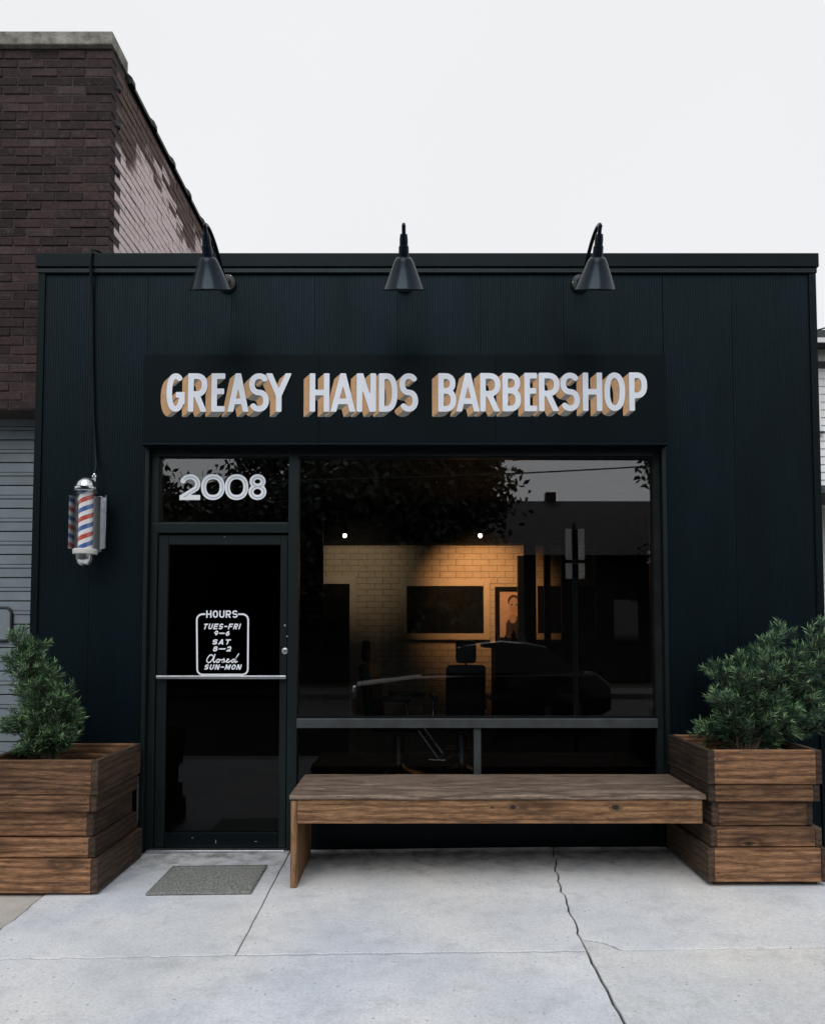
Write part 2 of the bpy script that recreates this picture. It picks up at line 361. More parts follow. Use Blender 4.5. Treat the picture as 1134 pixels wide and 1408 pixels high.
def slab(pts, m, gap=.0055, lift=0.0, name='slab'):
    bm = bmesh.new(); out = []
    for p in pts:
        if not out or (abs(p[0] - out[-1][0]) + abs(p[1] - out[-1][1])) > 1e-4: out.append(p)
    if abs(out[0][0] - out[-1][0]) + abs(out[0][1] - out[-1][1]) < 1e-4: out.pop()
    ar = sum(out[i][0] * out[(i + 1) % len(out)][1] - out[(i + 1) % len(out)][0] * out[i][1] for i in range(len(out)))
    if ar < 0: out.reverse()
    k = len(out); ins = []
    for i in range(k):
        a, b, c = Vector(out[i - 1]), Vector(out[i]), Vector(out[(i + 1) % k])
        n1 = Vector((-(b - a).y, (b - a).x)).normalized(); n2 = Vector((-(c - b).y, (c - b).x)).normalized()
        nn = n1 + n2
        nn = nn.normalized() if nn.length > .3 else n1
        ins.append((b + nn * gap, b + nn * (gap + .0035)))
    ox, oy = sum(p[0].x for p in ins) / k, sum(p[0].y for p in ins) / k
    lo = [(p.x - ox, p.y - oy, gz(p.x, p.y) - .10) for p, q in ins]; mi = [(p.x - ox, p.y - oy, gz(p.x, p.y) - .003 + lift) for p, q in ins]
    hi = [(q.x - ox, q.y - oy, gz(q.x, q.y) + lift) for p, q in ins]
    tri = tessellate_polygon([[Vector((x, y, 0)) for x, y, z in hi]])
    q = Geo(); fs = [(i, (i + 1) % k, k + (i + 1) % k, k + i) for i in range(k)] + [(k + i, k + (i + 1) % k, 2 * k + (i + 1) % k, 2 * k + i) for i in range(k)]
    q.add(lo + mi + hi, fs + [tuple(2 * k + j for j in t) for t in tri])
    o = q.build(name, m, walk); o.location = (ox, oy, 0); return o
slab([(-9, .35)] + crA + rowL[:2][::-1], 'concrete_old', lift=-.004)
slab(crA + rowL[3:] + crB[::-1], 'concrete', gap=.0028)
slab(crB + rowM[1:] + crC2[::-1][1:], 'concrete', lift=.001, gap=.004)
slab(crC + chip[1:] + rowR[1:] + [(9, .35)], 'concrete')
slab([(.80, RY)] + [(.80, RY + .05)] + chip, 'concrete_worn', name='slab_chip', lift=-.003)
slab(rowL + rowM[1:] + crD[1:] + [(-9, -3.85)], 'concrete', lift=-.002)
slab([(.80, RY), (chipx, RY)] + rowR[1:] + [(9, -3.85)] + crD[::-1][:-1], 'concrete_worn', lift=.001)
g = Geo().box(-60, 60, -4.05, -3.86, -.32, -.052); tag(g.build('kerb', 'concrete_old', bevel=.02), kind='structure')
g = Geo().box(-60, 60, -15.5, -13.5, -.32, -.06); tag(g.build('pavement', 'dark_concrete', bevel=.02), kind='structure')

# ------------------------------------------------------------------ lettering: strokes -> distance field -> outlines
def arc(cx, cy, rx, ry, a0, a1, n=22, e=2.0):
    o = []
    for i in range(n + 1):
        a = R(a0 + (a1 - a0) * i / n); c, s = math.cos(a), math.sin(a)
        o.append((cx + rx * math.copysign(abs(c) ** (2 / e), c), cy + ry * math.copysign(abs(s) ** (2 / e), s)))
    return o
def glyph(ch, w, h, s):
    l, r, b, t, m = s / 2, w - s / 2, s / 2, h - s / 2, h * .5; cx = w / 2
    bowl = lambda z0, z1, rr=None: [(l, z1)] + arc(max(l + .001, (rr or r) - min((z1 - z0) / 2, w * .42)), (z0 + z1) / 2, min((z1 - z0) / 2, w * .42), (z1 - z0) / 2, 90, -90, 16, 2.3) + [(l, z0)]
    stem = [(l, 0), (l, h)]
    if ch == 'E': return [stem, [(l, b), (w, b)], [(l, h * .53), (w * .93, h * .53)], [(l, t), (w, t)]]
    if ch == 'F': return [stem, [(l, h * .5), (w * .9, h * .5)], [(l, t), (w, t)]]
    if ch == 'H': return [stem, [(r, 0), (r, h)], [(l, m), (r, m)]]
    if ch == 'I': return [[(cx, 0), (cx, h)]]
    if ch == 'T': return [[(cx, 0), (cx, h)], [(0, t), (w, t)]]
    if ch == 'N': return [stem, [(r, 0), (r, h)], [(l * .95, h + s * .4), (r + l * .05, -s * .4)]]
    if ch == 'M': return [stem, [(r, 0), (r, h)], [(l, h + s * .2), (cx, h * .2), (r, h + s * .2)]]
    if ch == 'A': return [[(l * .92 - .06 * w, -.12 * h), (cx + .06 * w - s * .02, h * 1.12)], [(w - l * .92 + .06 * w, -.12 * h), (cx - .06 * w + s * .02, h * 1.12)], [(w * .22, h * .27), (w * .78, h * .27)]]
    if ch == 'Y': return [[(cx, 0), (cx, h * .45)], [(cx, h * .42), (l * .9 - .06 * w, h * 1.1)], [(cx, h * .42), (w - l * .9 + .06 * w, h * 1.1)]]
    if ch == 'D': return [stem, bowl(b, t)]
    if ch == 'P': return [stem, bowl(h * .40, t)]
    if ch == 'B': return [stem, bowl(h * .54, t, r - w * .04), bowl(b, h * .54)]
    if ch == 'R': return [stem, bowl(h * .46, t), [(w * .40, h * .50), (r + .03 * w, -.08 * h)]]
    if ch in 'O0': return [arc(cx, m, r - cx, t - m, 90, 450, 44, 2.25)]
    if ch == 'C': return [arc(cx, m, r - cx, t - m, 48, 312, 34, 2.25)]
    if ch == 'G': return [arc(cx, m, r - cx, t - m, 50, 335, 34, 2.3), [(r, b + h * .12), (r, h * .46)], [(cx * 1.02, h * .44), (w, h * .44)]]
    if ch == 'U': return [[(l, h)] + arc(cx, b + (r - cx), r - cx, r - cx, 180, 360, 16) + [(r, h)]]
    if ch == 'S':
        q = (t - b) / 4; u = arc(cx, t - q, r - cx, q, 28, 262, 20, 2.2); d = arc(cx, b + q, r - cx, q, 82, -152, 20, 2.2)
        return [u + d]
    if ch == '2':
        q = r - cx; return [arc(cx, t - q * .95, q, q * .95, 165, -35, 18) + [(l * .85, b)], [(0, b), (w, b)]]
    if ch == '8':
        q = (t - b) * .46 / 2; p = (t - b) / 2 - q; return [arc(cx, t - q, (r - cx) * .86, q, 0, 360, 28), arc(cx, b + p, r - cx, p, 0, 360, 30)]
    if ch == '9':
        q = (t - b) * .3; return [arc(cx, t - q, r - cx, q, 0, 360, 26), [(r, t - q), (r * .93, h * .35), (cx, b)]]
    if ch == '6':
        q = (t - b) * .3; return [arc(cx, b + q, r - cx, q, 0, 360, 26), [(l, b + q), (l + w * .08, h * .65), (r * .85, t)]]
    if ch == '-': return [[(0, m), (w, m)]]
    return []
def outlines(polys, s, w, h, clip=True, rounded=False):
    res = s / 7.0; pad = s
    xs = np.arange(-pad, w + pad + res, res); ys = np.arange(-pad, h + pad + res, res)
    X, Yg = np.meshgrid(xs, ys); D = np.full(X.shape, 1e3)
    for p in polys:
        closed = abs(p[0][0] - p[-1][0]) + abs(p[0][1] - p[-1][1]) < 1e-6
        for i in range(len(p) - 1):
            ax, ay = p[i]; bx, by = p[i + 1]; dx, dy = bx - ax, by - ay; L2 = dx * dx + dy * dy
            if L2 < 1e-14: continue
            tt = ((X - ax) * dx + (Yg - ay) * dy) / L2; tc = np.clip(tt, 0, 1); L = math.sqrt(L2)
            d = np.hypot(X - ax - tc * dx, Yg - ay - tc * dy) - s / 2
            if not closed and not rounded:
                if i == 0: d = np.maximum(d, -tt * L)
                if i == len(p) - 2: d = np.maximum(d, (tt - 1) * L)
            D = np.minimum(D, d)
    if clip: D = np.maximum(D, np.maximum(-Yg, Yg - h))
    D = np.where(np.abs(D) < 1e-9, 1e-9, D); ins = D < 0
    code = ins[:-1, :-1] * 1 + ins[:-1, 1:] * 2 + ins[1:, 1:] * 4 + ins[1:, :-1] * 8
    segs = {}
    T = {1: [(3, 0)], 2: [(0, 1)], 3: [(3, 1)], 4: [(1, 2)], 6: [(0, 2)], 7: [(3, 2)], 8: [(2, 3)], 9: [(2, 0)], 11: [(2, 1)], 12: [(1, 3)], 13: [(1, 0)], 14: [(0, 3)], 5: [(3, 0), (1, 2)], 10: [(0, 1), (2, 3)]}
    pts = {}
    def epos(j, i, e):
        if e == 0: k = ('h', j, i); a, b, pa, pb = D[j, i], D[j, i + 1], (xs[i], ys[j]), (xs[i + 1], ys[j])
        elif e == 2: k = ('h', j + 1, i); a, b, pa, pb = D[j + 1, i], D[j + 1, i + 1], (xs[i], ys[j + 1]), (xs[i + 1], ys[j + 1])
        elif e == 3: k = ('v', j, i); a, b, pa, pb = D[j, i], D[j + 1, i], (xs[i], ys[j]), (xs[i], ys[j + 1])
        else: k = ('v', j, i + 1); a, b, pa, pb = D[j, i + 1], D[j + 1, i + 1], (xs[i + 1], ys[j]), (xs[i + 1], ys[j + 1])
        t = a / (a - b); pts[k] = (pa[0] + (pb[0] - pa[0]) * t, pa[1] + (pb[1] - pa[1]) * t); return k
    for j, i in zip(*np.where((code > 0) & (code < 15))):
        for e0, e1 in T[int(code[j, i])]: segs[epos(j, i, e0)] = epos(j, i, e1)
    loops = []
    while segs:
        k0 = next(iter(segs)); lp = []; k = k0
        while k in segs: lp.append(pts[k]); k = segs.pop(k)
        if len(lp) > 5: loops.append(simplify(lp[::-1], res * .13))
    return loops
def simplify(lp, tol):
    def rdp(a):
        if len(a) < 3: return a
        (x0, y0), (x1, y1) = a[0], a[-1]; L = math.hypot(x1 - x0, y1 - y0) or 1e-9
        ds = [abs((x1 - x0) * (y0 - y) - (x0 - x) * (y1 - y0)) / L if L > 1e-8 else math.hypot(x - x0, y - y0) for x, y in a[1:-1]]
        k = max(range(len(ds)), key=ds.__getitem__)
        if ds[k] < tol: return [a[0], a[-1]]
        return rdp(a[:k + 2])[:-1] + rdp(a[k + 1:])
    h = len(lp) // 2
    return rdp(lp[:h + 1])[:-1] + rdp(lp[h:] + [lp[0]])[:-1]
def area(lp): return .5 * sum(lp[i][0] * lp[(i + 1) % len(lp)][1] - lp[(i + 1) % len(lp)][0] * lp[i][1] for i in range(len(lp)))
def fill(geo, loops, y, mi=0, xf=lambda x, z: (x, z)):
    outs = [l for l in loops if area(l) > 0]; holes = [l for l in loops if area(l) < 0]
    def inside(p, l):
        c = False
        for i in range(len(l)):
            (x0, y0), (x1, y1) = l[i - 1], l[i]
            if (y0 > p[1]) != (y1 > p[1]) and p[0] < (x1 - x0) * (p[1] - y0) / (y1 - y0) + x0: c = not c
        return c
    for o in outs:
        grp = [o] + [hh for hh in holes if inside(hh[0], o)]
        flat = [p for q in grp for p in q]
        tri = tessellate_polygon([[Vector((*p, 0)) for p in q] for q in grp])
        geo.add([(xf(*p)[0], y, xf(*p)[1]) for p in flat], tri, mi)
def flat_text(geo, text, x0, x1, z0, z1, y, s, slant=0, gapf=.28, rounded=False, wf=None, mi=0):
    wf = wf or {}; h = z1 - z0; ws = [wf.get(c, {'I': .35, 'M': 1.25, 'N': 1.05, ' ': .5, '-': .8}.get(c, 1.0)) for c in text]
    unit = (x1 - x0 - slant * h) / (sum(ws) + gapf * (len(text) - 1)); x = x0
    for c, wv in zip(text, ws):
        w = wv * unit; po = glyph(c, w, h, s)
        if po:
            lp = outlines(po, s, w, h, clip=not rounded, rounded=rounded)
            fill(geo, lp, y, mi, lambda a, b, x=x: (x + a + slant * b, z0 + b))
        x += w + gapf * unit

# ------------------------------------------------------------------ the barbershop
shop = thing('barbershop', 'single storey black shopfront with ribbed metal siding and large window', 'building')
FX0, FX1, OX0, OX1, OZ = -2.57, 2.77, -1.785, 1.69, 2.735
CORE = .30
for nm, a in (('wall', (FX0 + .01, OX0 - .004, .02, CORE, -.12, 3.99)), ('wall', (OX1 + .004, FX1 - .01, .02, CORE, -.12, 3.99)), ('wall', (OX0 - .004, OX1 + .004, .021, CORE, OZ + .01, 3.99))):
    Geo().box(*a).build(nm, 'trim_paint', shop)
def siding(x0, x1, z0, z1):
    q = Geo(); p, dp = .0172, .0022; n = max(1, round((x1 - x0) / p)); p = (x1 - x0) / n; prof = []
    for i in range(n):
        a = x0 + i * p; prof += [(a, .0), (a + p * .60, 0), (a + p * .70, dp), (a + p * .90, dp)]
    prof.append((x1, 0)); k = len(prof)
    vs = [(x, y, z0) for x, y in prof] + [(x, y, z1) for x, y in prof] + [(x0, .018, z0), (x1, .018, z0), (x0, .018, z1), (x1, .018, z1)]
    fs = [(i, i + 1, k + i + 1, k + i) for i in range(k - 1)] + [(2 * k, 0, k, 2 * k + 2), (k - 1, 2 * k + 1, 2 * k + 3, 2 * k - 1)]
    q.add(vs, fs); o = q.build('siding_panel', 'siding_paint', shop, origin=((x0 + x1) / 2, random.uniform(-.0006, .0004), (z0 + z1) / 2))
    return o
def bxo(name, m, parent, a, bevel=.003, **k):
    c = ((a[0] + a[1]) / 2, (a[2] + a[3]) / 2, (a[4] + a[5]) / 2)
    return Geo().box(*a).build(name, m, parent, bevel=bevel, origin=c, **k)
SX0, SX1, SZ0, SZ1 = -1.812, 1.71, 2.728, 3.341
for a, b in ((FX0 + .05, -2.18), (-2.178, OX0 - .03)): siding(a, b, -.03, 3.935)
for a, b in ((OX1 + .03, 2.19), (2.192, FX1 - .05)): siding(a, b, -.03, 3.935)
xs = [OX0 - .028, -1.24, -.67, -.10, .47, 1.04, OX1 + .028]
for a, b in zip(xs, xs[1:]): siding(a, b - .002, OZ + .03, 3.935)
for x0, x1 in ((FX0, FX0 + .049), (FX1 - .049, FX1)): bxo('corner_trim', 'trim_paint', shop, (x0, x1, -.012, CORE + .01, -.04, 3.936))
bxo('parapet_cap', 'trim_paint', shop, (FX0 - .012, FX1 + .012, -.032, CORE + .03, 3.962, 4.058), .004)
bxo('parapet_moulding', 'frame_paint', shop, (FX0 - .004, FX1 + .004, -.020, .019, 3.925, 3.9615), .004)
for sgn in (-1, 1):
    x = OX0 - .014 if sgn < 0 else OX1 + .014
    bxo('opening_trim', 'frame_paint', shop, (x - .013, x + .013, -.016, .10, -.02, 2.727), .002)
bxo('worn_edge_strip', 'aluminium', shop, (OX0 - .048, OX0 - .036, -.014, .004, -.02, .50), .001)
bxo('roof', 'dark_roof', shop, (FX0 + .4, FX1, CORE + .04, 8.0, 3.35, 3.45), 0)
# small holes and dents of old fixings
for px, py in ((173, 488), (167, 546), (945, 482), (952, 498), (232, 470), (146, 588)):
    x, z = pl(px, py, 0); Geo().lathe([(.0, -.004), (.006, -.003), (.006, .0)], (x, -.002, z), 8, M=Matrix.Rotation(R(90), 3, 'X')).build('fixing', 'cast_black', shop)

# storefront
win = Geo().box(-.845, -.778, .03, .13, -.02, 2.73).build('shop_window', 'frame_paint', shop, bevel=.004)
def wpart(nm, a, m='frame_paint', bv=.003, par=win): return bxo(nm, m, par, a, bv)
wpart('head', (-.777, 1.644, .031, .129, 2.665, 2.729)); wpart('jamb', (1.645, OX1, .03, .13, -.02, 2.73), 'frame_matte')
wpart('sill', (-.777, 1.644, .005, .131, .818, .880), 'frame_paint_lit'); wpart('mullion', (.412, .460, .025, .125, .20, .817), 'frame_paint_lit')
wpart('base_panel', (-.777, 1.644, .035, .125, -.03, .195), 'trim_paint')
wpart('bead', (-.777, 1.644, .045, .060, 2.652, 2.664), 'trim_paint', 0); wpart('bead', (-.777, 1.644, .045, .060, .881, .892), 'trim_paint', 0)
Geo().box(-.785, 1.655, .070, .076, .875, 2.670).build('pane', 'shop_glass', win)
Geo().box(-.776, .411, .070, .076, .196, .817).build('pane', 'door_glass', win)
Geo().box(.461, 1.643, .070, .076, .196, .817).build('pane', 'door_glass', win)
# transom above the door
tr = Geo().box(-1.784, -.846, .031, .129, 2.665, 2.729).build('transom_window', 'frame_paint', shop, bevel=.003)
wpart('jamb', (-1.784, -1.735, .03, .13, 2.206, 2.664), par=tr); wpart('sill', (-1.784, -.846, .028, .13, 2.137, 2.2055), par=tr)
Geo().box(-1.734, -.846, .072, .078, 2.2065, 2.664).build('pane', 'shop_glass', tr)
wpart('bead', (-1.733, -.847, .050, .062, 2.2065, 2.216), 'trim_paint', 0, tr)
YT = .0695
for ch, a, b in (('2', 247.5, 275.5), ('0', 277, 309), ('0', 309.5, 341.5), ('8', 342, 366.3)):
    x0, z1 = pl(a, 652, .07); x1, z0 = pl(b, 687.5, .07); w, h = x1 - x0, z1 - z0; s = .035
    q = Geo(); xf = lambda u, v: (x0 + u, z0 + v)
    fill(q, outlines(glyph(ch, w, h, s), s, w, h), YT, 0, xf)
    pg = [[(x + .0025, y - .0025) for x, y in p] for p in glyph(ch, w, h, s)]
    if ch == '2': pg = [pg[0][2:-1] + [(pg[0][-1][0] + .012, pg[0][-1][1] + .004)]]
    fill(q, outlines(pg, .0060, w, h), YT - .001, 1, xf)
    q.build('number_digit', ['window_paint_white', 'window_paint_blue'], tr)
# door
door = Geo().box(-1.735, -1.668, .050, .095, .02, 2.124).build('door', 'frame_paint', shop, bevel=.004)
wpart('stile', (-.900, -.852, .050, .095, .02, 2.124), par=door); wpart('top_rail', (-1.667, -.901, .0505, .0945, 2.058, 2.1235), par=door)
wpart('bottom_rail', (-1.667, -.901, .0505, .0945, .0205, .115), 'trim_paint', par=door)
Geo().box(-1.667, -.901, .070, .076, .116, 2.057).build('pane', 'door_glass', door)
wpart('jamb', (-1.784, -1.737, .031, .129, -.02, 2.1365), par=shop, bv=.003)
wpart('threshold', (-1.77, -.85, -.005, .12, -.03, .014), 'aluminium', .004, shop)
q = Geo(); xa, zb = pl(215, 931.5, .02); xb, _ = pl(393.5, 931.5, .02)
q.box(xa, xb, .012, .030, zb - .010, zb + .012); q.box(xa + .02, xa + .045, .030, .05, zb - .007, zb + .007); q.box(xb - .045, xb - .02, .030, .05, zb - .007, zb + .007)
q.build('push_bar', 'aluminium', door, bevel=.003)
lx, lz = pl(392, 895, .05); RX = Matrix.Rotation(R(90), 3, 'X')
Geo().lathe([(0, .014), (.012, .014), (.013, .010), (.021, .008), (.022, 0)], (lx, .05, lz), 20, M=RX).build('lock', 'aluminium', door, smooth=40)
for px, py, r in ((392, 860, .008), (395, 875, .005)):
    x, z = pl(px, py, .05); Geo().lathe([(0, .006), (r, .005), (r, 0)], (x, .05, z), 12, M=RX).build('screw', 'aluminium', door, smooth=40)
for px, py, w_, h_ in ((297, 1157, .005, .022), (265, 1152, .012, .004), (352, 1157, .016, .003), (309, 738, .009, .004)):
    x, z = pl(px, py, .05); bxo('paint_chip', 'aluminium', door, (x - w_ / 2, x + w_ / 2, .0475, .052, z - h_ / 2, z + h_ / 2), 0)
# opening hours
hrs = Geo(); YH = .0675
P_ = lambda x, y: pl(x, y, .07)
def hline(pts, wpx=2.3, mi=0):
    pts2 = [P_(*p) for p in pts]; x0 = min(p[0] for p in pts2); z0 = min(p[1] for p in pts2)
    po = [[(x - x0, z - z0) for x, z in pts2]]; w = max(p[0] for p in po[0]); h = max(p[1] for p in po[0])
    fill(hrs, outlines(po, wpx / 202, w, h, clip=False, rounded=True), YH, mi, lambda a, b: (x0 + a, z0 + b))
def corner(cx, cy, r, a0, a1): return [(cx + r * math.cos(R(a0 + (a1 - a0) * i / 8)), cy - r * math.sin(R(a0 + (a1 - a0) * i / 8))) for i in range(9)]
hline([(282, 844.5)] + corner(279, 852.5, 8, 90, 180) + corner(279, 920, 7.5, 180, 270) + corner(333.5, 920, 7.5, 270, 360) + corner(333.5, 852.5, 8, 0, 90) + [(328.5, 844.5)])
def hrow(t, xa, xb, ya, yb, s, slant, **k):
    x0, z1 = P_(xa, ya); x1, z0 = P_(xb, yb); flat_text(hrs, t, x0, x1, z0, z1, YH, s / 202, slant, **k)
hrow('HOURS', 284, 327, 839.3, 849.5, 1.9, 0, gapf=.22)
hrow('TUES-FRI', 279, 332, 857.5, 865.3, 1.7, .3); hrow('9-6', 294, 317, 867.2, 874.3, 1.7, .25, wf={'-': 1.5})
hrow('SAT', 291.5, 318, 879, 886.2, 1.8, .3); hrow('8-2', 292.5, 319, 888.6, 895.8, 1.7, .25, wf={'-': 1.5})
hrow('SUN-MON', 280.5, 333, 913.6, 920.8, 1.7, .3)
hline([(293, 902), (291.5, 900.2), (288.5, 901), (285.5, 905), (284.6, 909), (286.5, 911.3), (289.5, 910.3), (293, 906), (295.5, 901), (296, 899.8), (294.6, 904), (293.6, 909), (294.6, 911), (297, 909.5), (298.6, 907)], 1.5)
hline([(302.5, 907), (300, 906.4), (298.3, 908.5), (298.6, 910.8), (300.8, 910.6), (302.6, 908), (303.5, 907), (306.5, 907.4), (308.5, 905.6), (308.8, 909), (306.5, 911), (305.5, 910.2)], 1.5)
hline([(306.5, 911), (311, 909.4), (315, 906.6), (313.5, 906), (311.8, 908.6), (312.6, 910.8), (315, 910.5), (318.5, 908)], 1.5)
hline([(323, 906.6), (320.5, 906.6), (318.6, 909), (319.6, 911), (322, 909.5), (325, 904.5), (328.5, 899)], 1.5); hline([(325, 904.5), (323.4, 909), (324, 911), (326.5, 909.5)], 1.5)
hrs.build('hours_lettering', 'window_paint_white', door)

# ------------------------------------------------------------------ sign
SY = -.062
sgn = thing('shop_sign', 'long black sign board lettered GREASY HANDS BARBERSHOP above the window', 'sign', ((SX0 + SX1) / 2, 0, SZ0))
def spart(q, nm, m, **k):
    o = q.build(nm, m, None, **k); o.location = Vector(o.location) - Vector(sgn.location); o.parent = sgn; return o
spart(Geo().box(SX0, SX1, SY + .012, -.0035, SZ0, SZ1), 'backing', 'board_paint', bevel=.003, origin=((SX0 + SX1) / 2, SY, (SZ0 + SZ1) / 2))
bxs = [SX0 + .002, -.63, .56, SX1 - .002]
for a, b in zip(bxs, bxs[1:]):
    spart(Geo().box(a, b - .0012, SY, SY + .0115, SZ0 + .002, SZ1 - .002), 'face_panel', 'board_paint', origin=((a + b) / 2, SY, (SZ0 + SZ1) / 2), bevel=.001)
spart(Geo().box(SX0 - .006, SX1 + .006, SY - .014, -.005, SZ0 - .012, SZ0 - .0005), 'drip_strip', 'trim_paint', bevel=.002)
LET = [('G', 230, 254.5), ('R', 259.5, 285.5), ('E', 291.5, 309.8), ('A', 314.5, 341.5), ('S', 343, 370), ('Y', 366.7, 400.6), ('H', 426, 453), ('A', 455.5, 488), ('N', 490.5, 517), ('D', 521, 546.5), ('S', 549, 574.7),
       ('B', 602, 627), ('A', 627.5, 658.5), ('R', 659.5, 688), ('B', 690, 716), ('E', 720, 738), ('R', 740, 769), ('S', 769.5, 796.8), ('H', 800, 827.5), ('O', 829.5, 859), ('P', 863.5, 889.3)]
for i, (ch, a, b) in enumerate(LET):
    ty = 513.8 - (1.4 if i > 10 else 0) * (i - 10) / 11
    x0, z1 = pl(a, ty, SY); x1, z0 = pl(b, ty + 52.8, SY); w, h = x1 - x0, z1 - z0; s = .0385
    lps = outlines(glyph(ch, w, h, s), s, w, h); q = Geo(); dxo, dzo = -.040, -.034
    yf, yb = SY - .0075, SY - .0012 - .0004 * (i % 2)
    fill(q, lps, yf, 0, lambda u, v: (x0 + u, z0 + v))
    for lp in lps:
        k = len(lp)
        for j in range(k):
            p, r = lp[j], lp[(j + 1) % k]; nx, nz = r[1] - p[1], -(r[0] - p[0])
            if nx * dxo + nz * dzo <= 0: continue
            tan = -nx > -nz * .55
            A, B = (x0 + p[0], z0 + p[1]), (x0 + r[0], z0 + r[1]); o1 = .05
            q.add([(A[0] + dxo * o1, yf + .0006, A[1] + dzo * o1), (B[0] + dxo * o1, yf + .0006, B[1] + dzo * o1), (B[0] + dxo, yb, B[1] + dzo), (A[0] + dxo, yb, A[1] + dzo)], [(0, 1, 2, 3)], 1 if tan else 2)
            q.add([(A[0], yf, A[1]), (B[0], yf, B[1]), (B[0] + dxo * o1, yf + .0006, B[1] + dzo * o1), (A[0] + dxo * o1, yf + .0006, A[1] + dzo * o1)], [(0, 1, 2, 3)], 3)
    spart(q, 'letter', ['letter_face', 'letter_tan', 'letter_grey', 'letter_outline'])

# ------------------------------------------------------------------ gooseneck lamps
def lamp():
    t = thing('gooseneck_lamp', '', 'lamp', group='gooseneck lamps above the sign')
    RXm = Matrix.Rotation(R(90), 3, 'X')
    Geo().lathe([(0, .050), (.022, .048), (.030, .030), (.058, .022), (.064, .008), (.064, 0)], (0, 0, 0), 24, M=RXm).build('wall_plate', 'cast_black', t, smooth=35)
    for a in (60, 180, 300):
        Geo().lathe([(0, .006), (.006, .005), (.007, 0)], (.05 * math.cos(R(a)), -.018, .05 * math.sin(R(a))), 8, M=RXm).build('bolt', 'aluminium', t)
    tilt = R(24); M = Matrix.Rotation(tilt, 3, 'X')     # opening turned back towards the wall
    top = Vector((0, -.535, .045)); ax = M @ Vector((0, 0, 1))
    rim = top - ax * .18 - ax * .17
    pts = [Vector((0, -.04, 0)), Vector((0, -.09, .02)), Vector((0, -.15, .075)), Vector((0, -.22, .17))]
    pts = [Vector((0, -.04, 0)), Vector((0, -.10, .005)), Vector((0, -.18, .035)), Vector((0, -.27, .080)), Vector((0, -.35, .108)), Vector((0, -.43, .122)), Vector((0, -.49, .124)), Vector((0, -.545, .110)), Vector((0, -.565, .088)), top + ax * .05, top]
    sm = []
    for i in range(len(pts) - 1):
        p0, p1, p2, p3 = pts[max(i - 1, 0)], pts[i], pts[i + 1], pts[min(i + 2, len(pts) - 1)]
        for k in range(4):
            u = k / 4; sm.append(.5 * ((2 * p1) + (p2 - p0) * u + (2 * p0 - 5 * p1 + 4 * p2 - p3) * u * u + (3 * p1 - p0 - 3 * p2 + p3) * u ** 3))
    sm.append(pts[-1])
    Geo().tube(sm, .0125, 12).build('arm', 'enamel_black', t, smooth=50)
    Geo().lathe([(.010, .012), (.022, .010), (.026, -.02), (.026, -.055), (.031, -.058), (.033, -.12), (.033, -.125)], top, 24, M=M).build('socket', 'enamel_black', t, smooth=35)
    prof = [(.033, -.118), (.044, -.122), (.055, -.135), (.062, -.150), (.128, -.300), (.133, -.304), (.133, -.310), (.127, -.310), (.058, -.155), (.045, -.14), (.0, -.135)]
    Geo().lathe(prof, top, 32, M=M).build('shade', 'enamel_black', t, smooth=35)
    Geo().lathe([(0, -.27), (.02, -.262), (.03, -.24), (.026, -.21), (.014, -.17), (.014, -.14)], top, 16, M=M).build('bulb', 'sign_white', t, smooth=60)
    return t
lp0 = lamp()
for i, (x, lab) in enumerate(((-1.272, 'black gooseneck lamp with bell shade above the word GREASY'), (-.054, 'black gooseneck lamp with bell shade above the word HANDS'), (1.150, 'black gooseneck lamp with bell shade above the word BARBERSHOP'))):
    o = lp0 if i == 0 else copy_tree(lp0)
    o.location = (x, -.002, 3.855); o['label'] = lab

# ------------------------------------------------------------------ barber pole and its conduit
bp = thing('barber_pole', 'red white and blue striped barber pole on the wall left of the door', 'barber pole', (-2.155, 0, 1.885))
py_ = -.13
Geo().lathe([(.0, .0), (.028, .004), (.050, .022), (.060, .055), (.062, .085), (.064, .09)], (0, py_, 0), 28).build('bottom_dome', 'chrome', bp, smooth=40)
Geo().lathe([(.060, .085), (.075, .088), (.077, .094), (.077, .118), (.072, .122), (.05, .122)], (0, py_, 0), 32).build('collar', 'sign_white', bp, smooth=35)
Geo().lathe([(.046, .1215), (.046, .5)], (0, py_, 0), 32).build('striped_cylinder', 'barber_stripes', bp, smooth=60)
Geo().lathe([(.066, .1225), (.066, .499)], (0, py_, 0), 32).build('glass_tube', 'clear_glass', bp, smooth=60)
Geo().lathe([(.05, .5), (.075, .5), (.078, .504), (.078, .528), (.070, .534), (.064, .56), (.045, .585), (.020, .597), (0, .598)], (0, py_, 0), 32).build('top_dome', 'chrome', bp, smooth=40)
Geo().lathe([(.012, .575), (.012, .605), (.018, .608), (.018, .622), (.012, .628), (.010, .634), (0, .635)], (.03, py_ + .05, 0), 16).build('cable_gland', 'chrome', bp, smooth=35)
for sg in (-1, 1):
    q = Geo(); q.add([(sg * .050, -.022, .13), (sg * .122, -.112, .13), (sg * .124, -.108, .13), (sg * .054, -.018, .13), (sg * .050, -.022, .485), (sg * .122, -.112, .485), (sg * .124, -.108, .485), (sg * .054, -.018, .485)],
          [(0, 1, 2, 3), (4, 5, 6, 7), (0, 1, 5, 4), (1, 2, 6, 5), (2, 3, 7, 6), (3, 0, 4, 7)])
    q.build('mirror_wing', 'chrome', bp)
Geo().box(-.056, .056, -.02, .004, .115, .495).build('back_plate', 'aluminium', bp, bevel=.004)
for z in (.1, .52): Geo().box(-.03, .03, py_ + .03, -.015, z - .008, z + .008).build('bracket', 'aluminium', bp)
cx_, cz_ = -2.125, 1.885 + .63
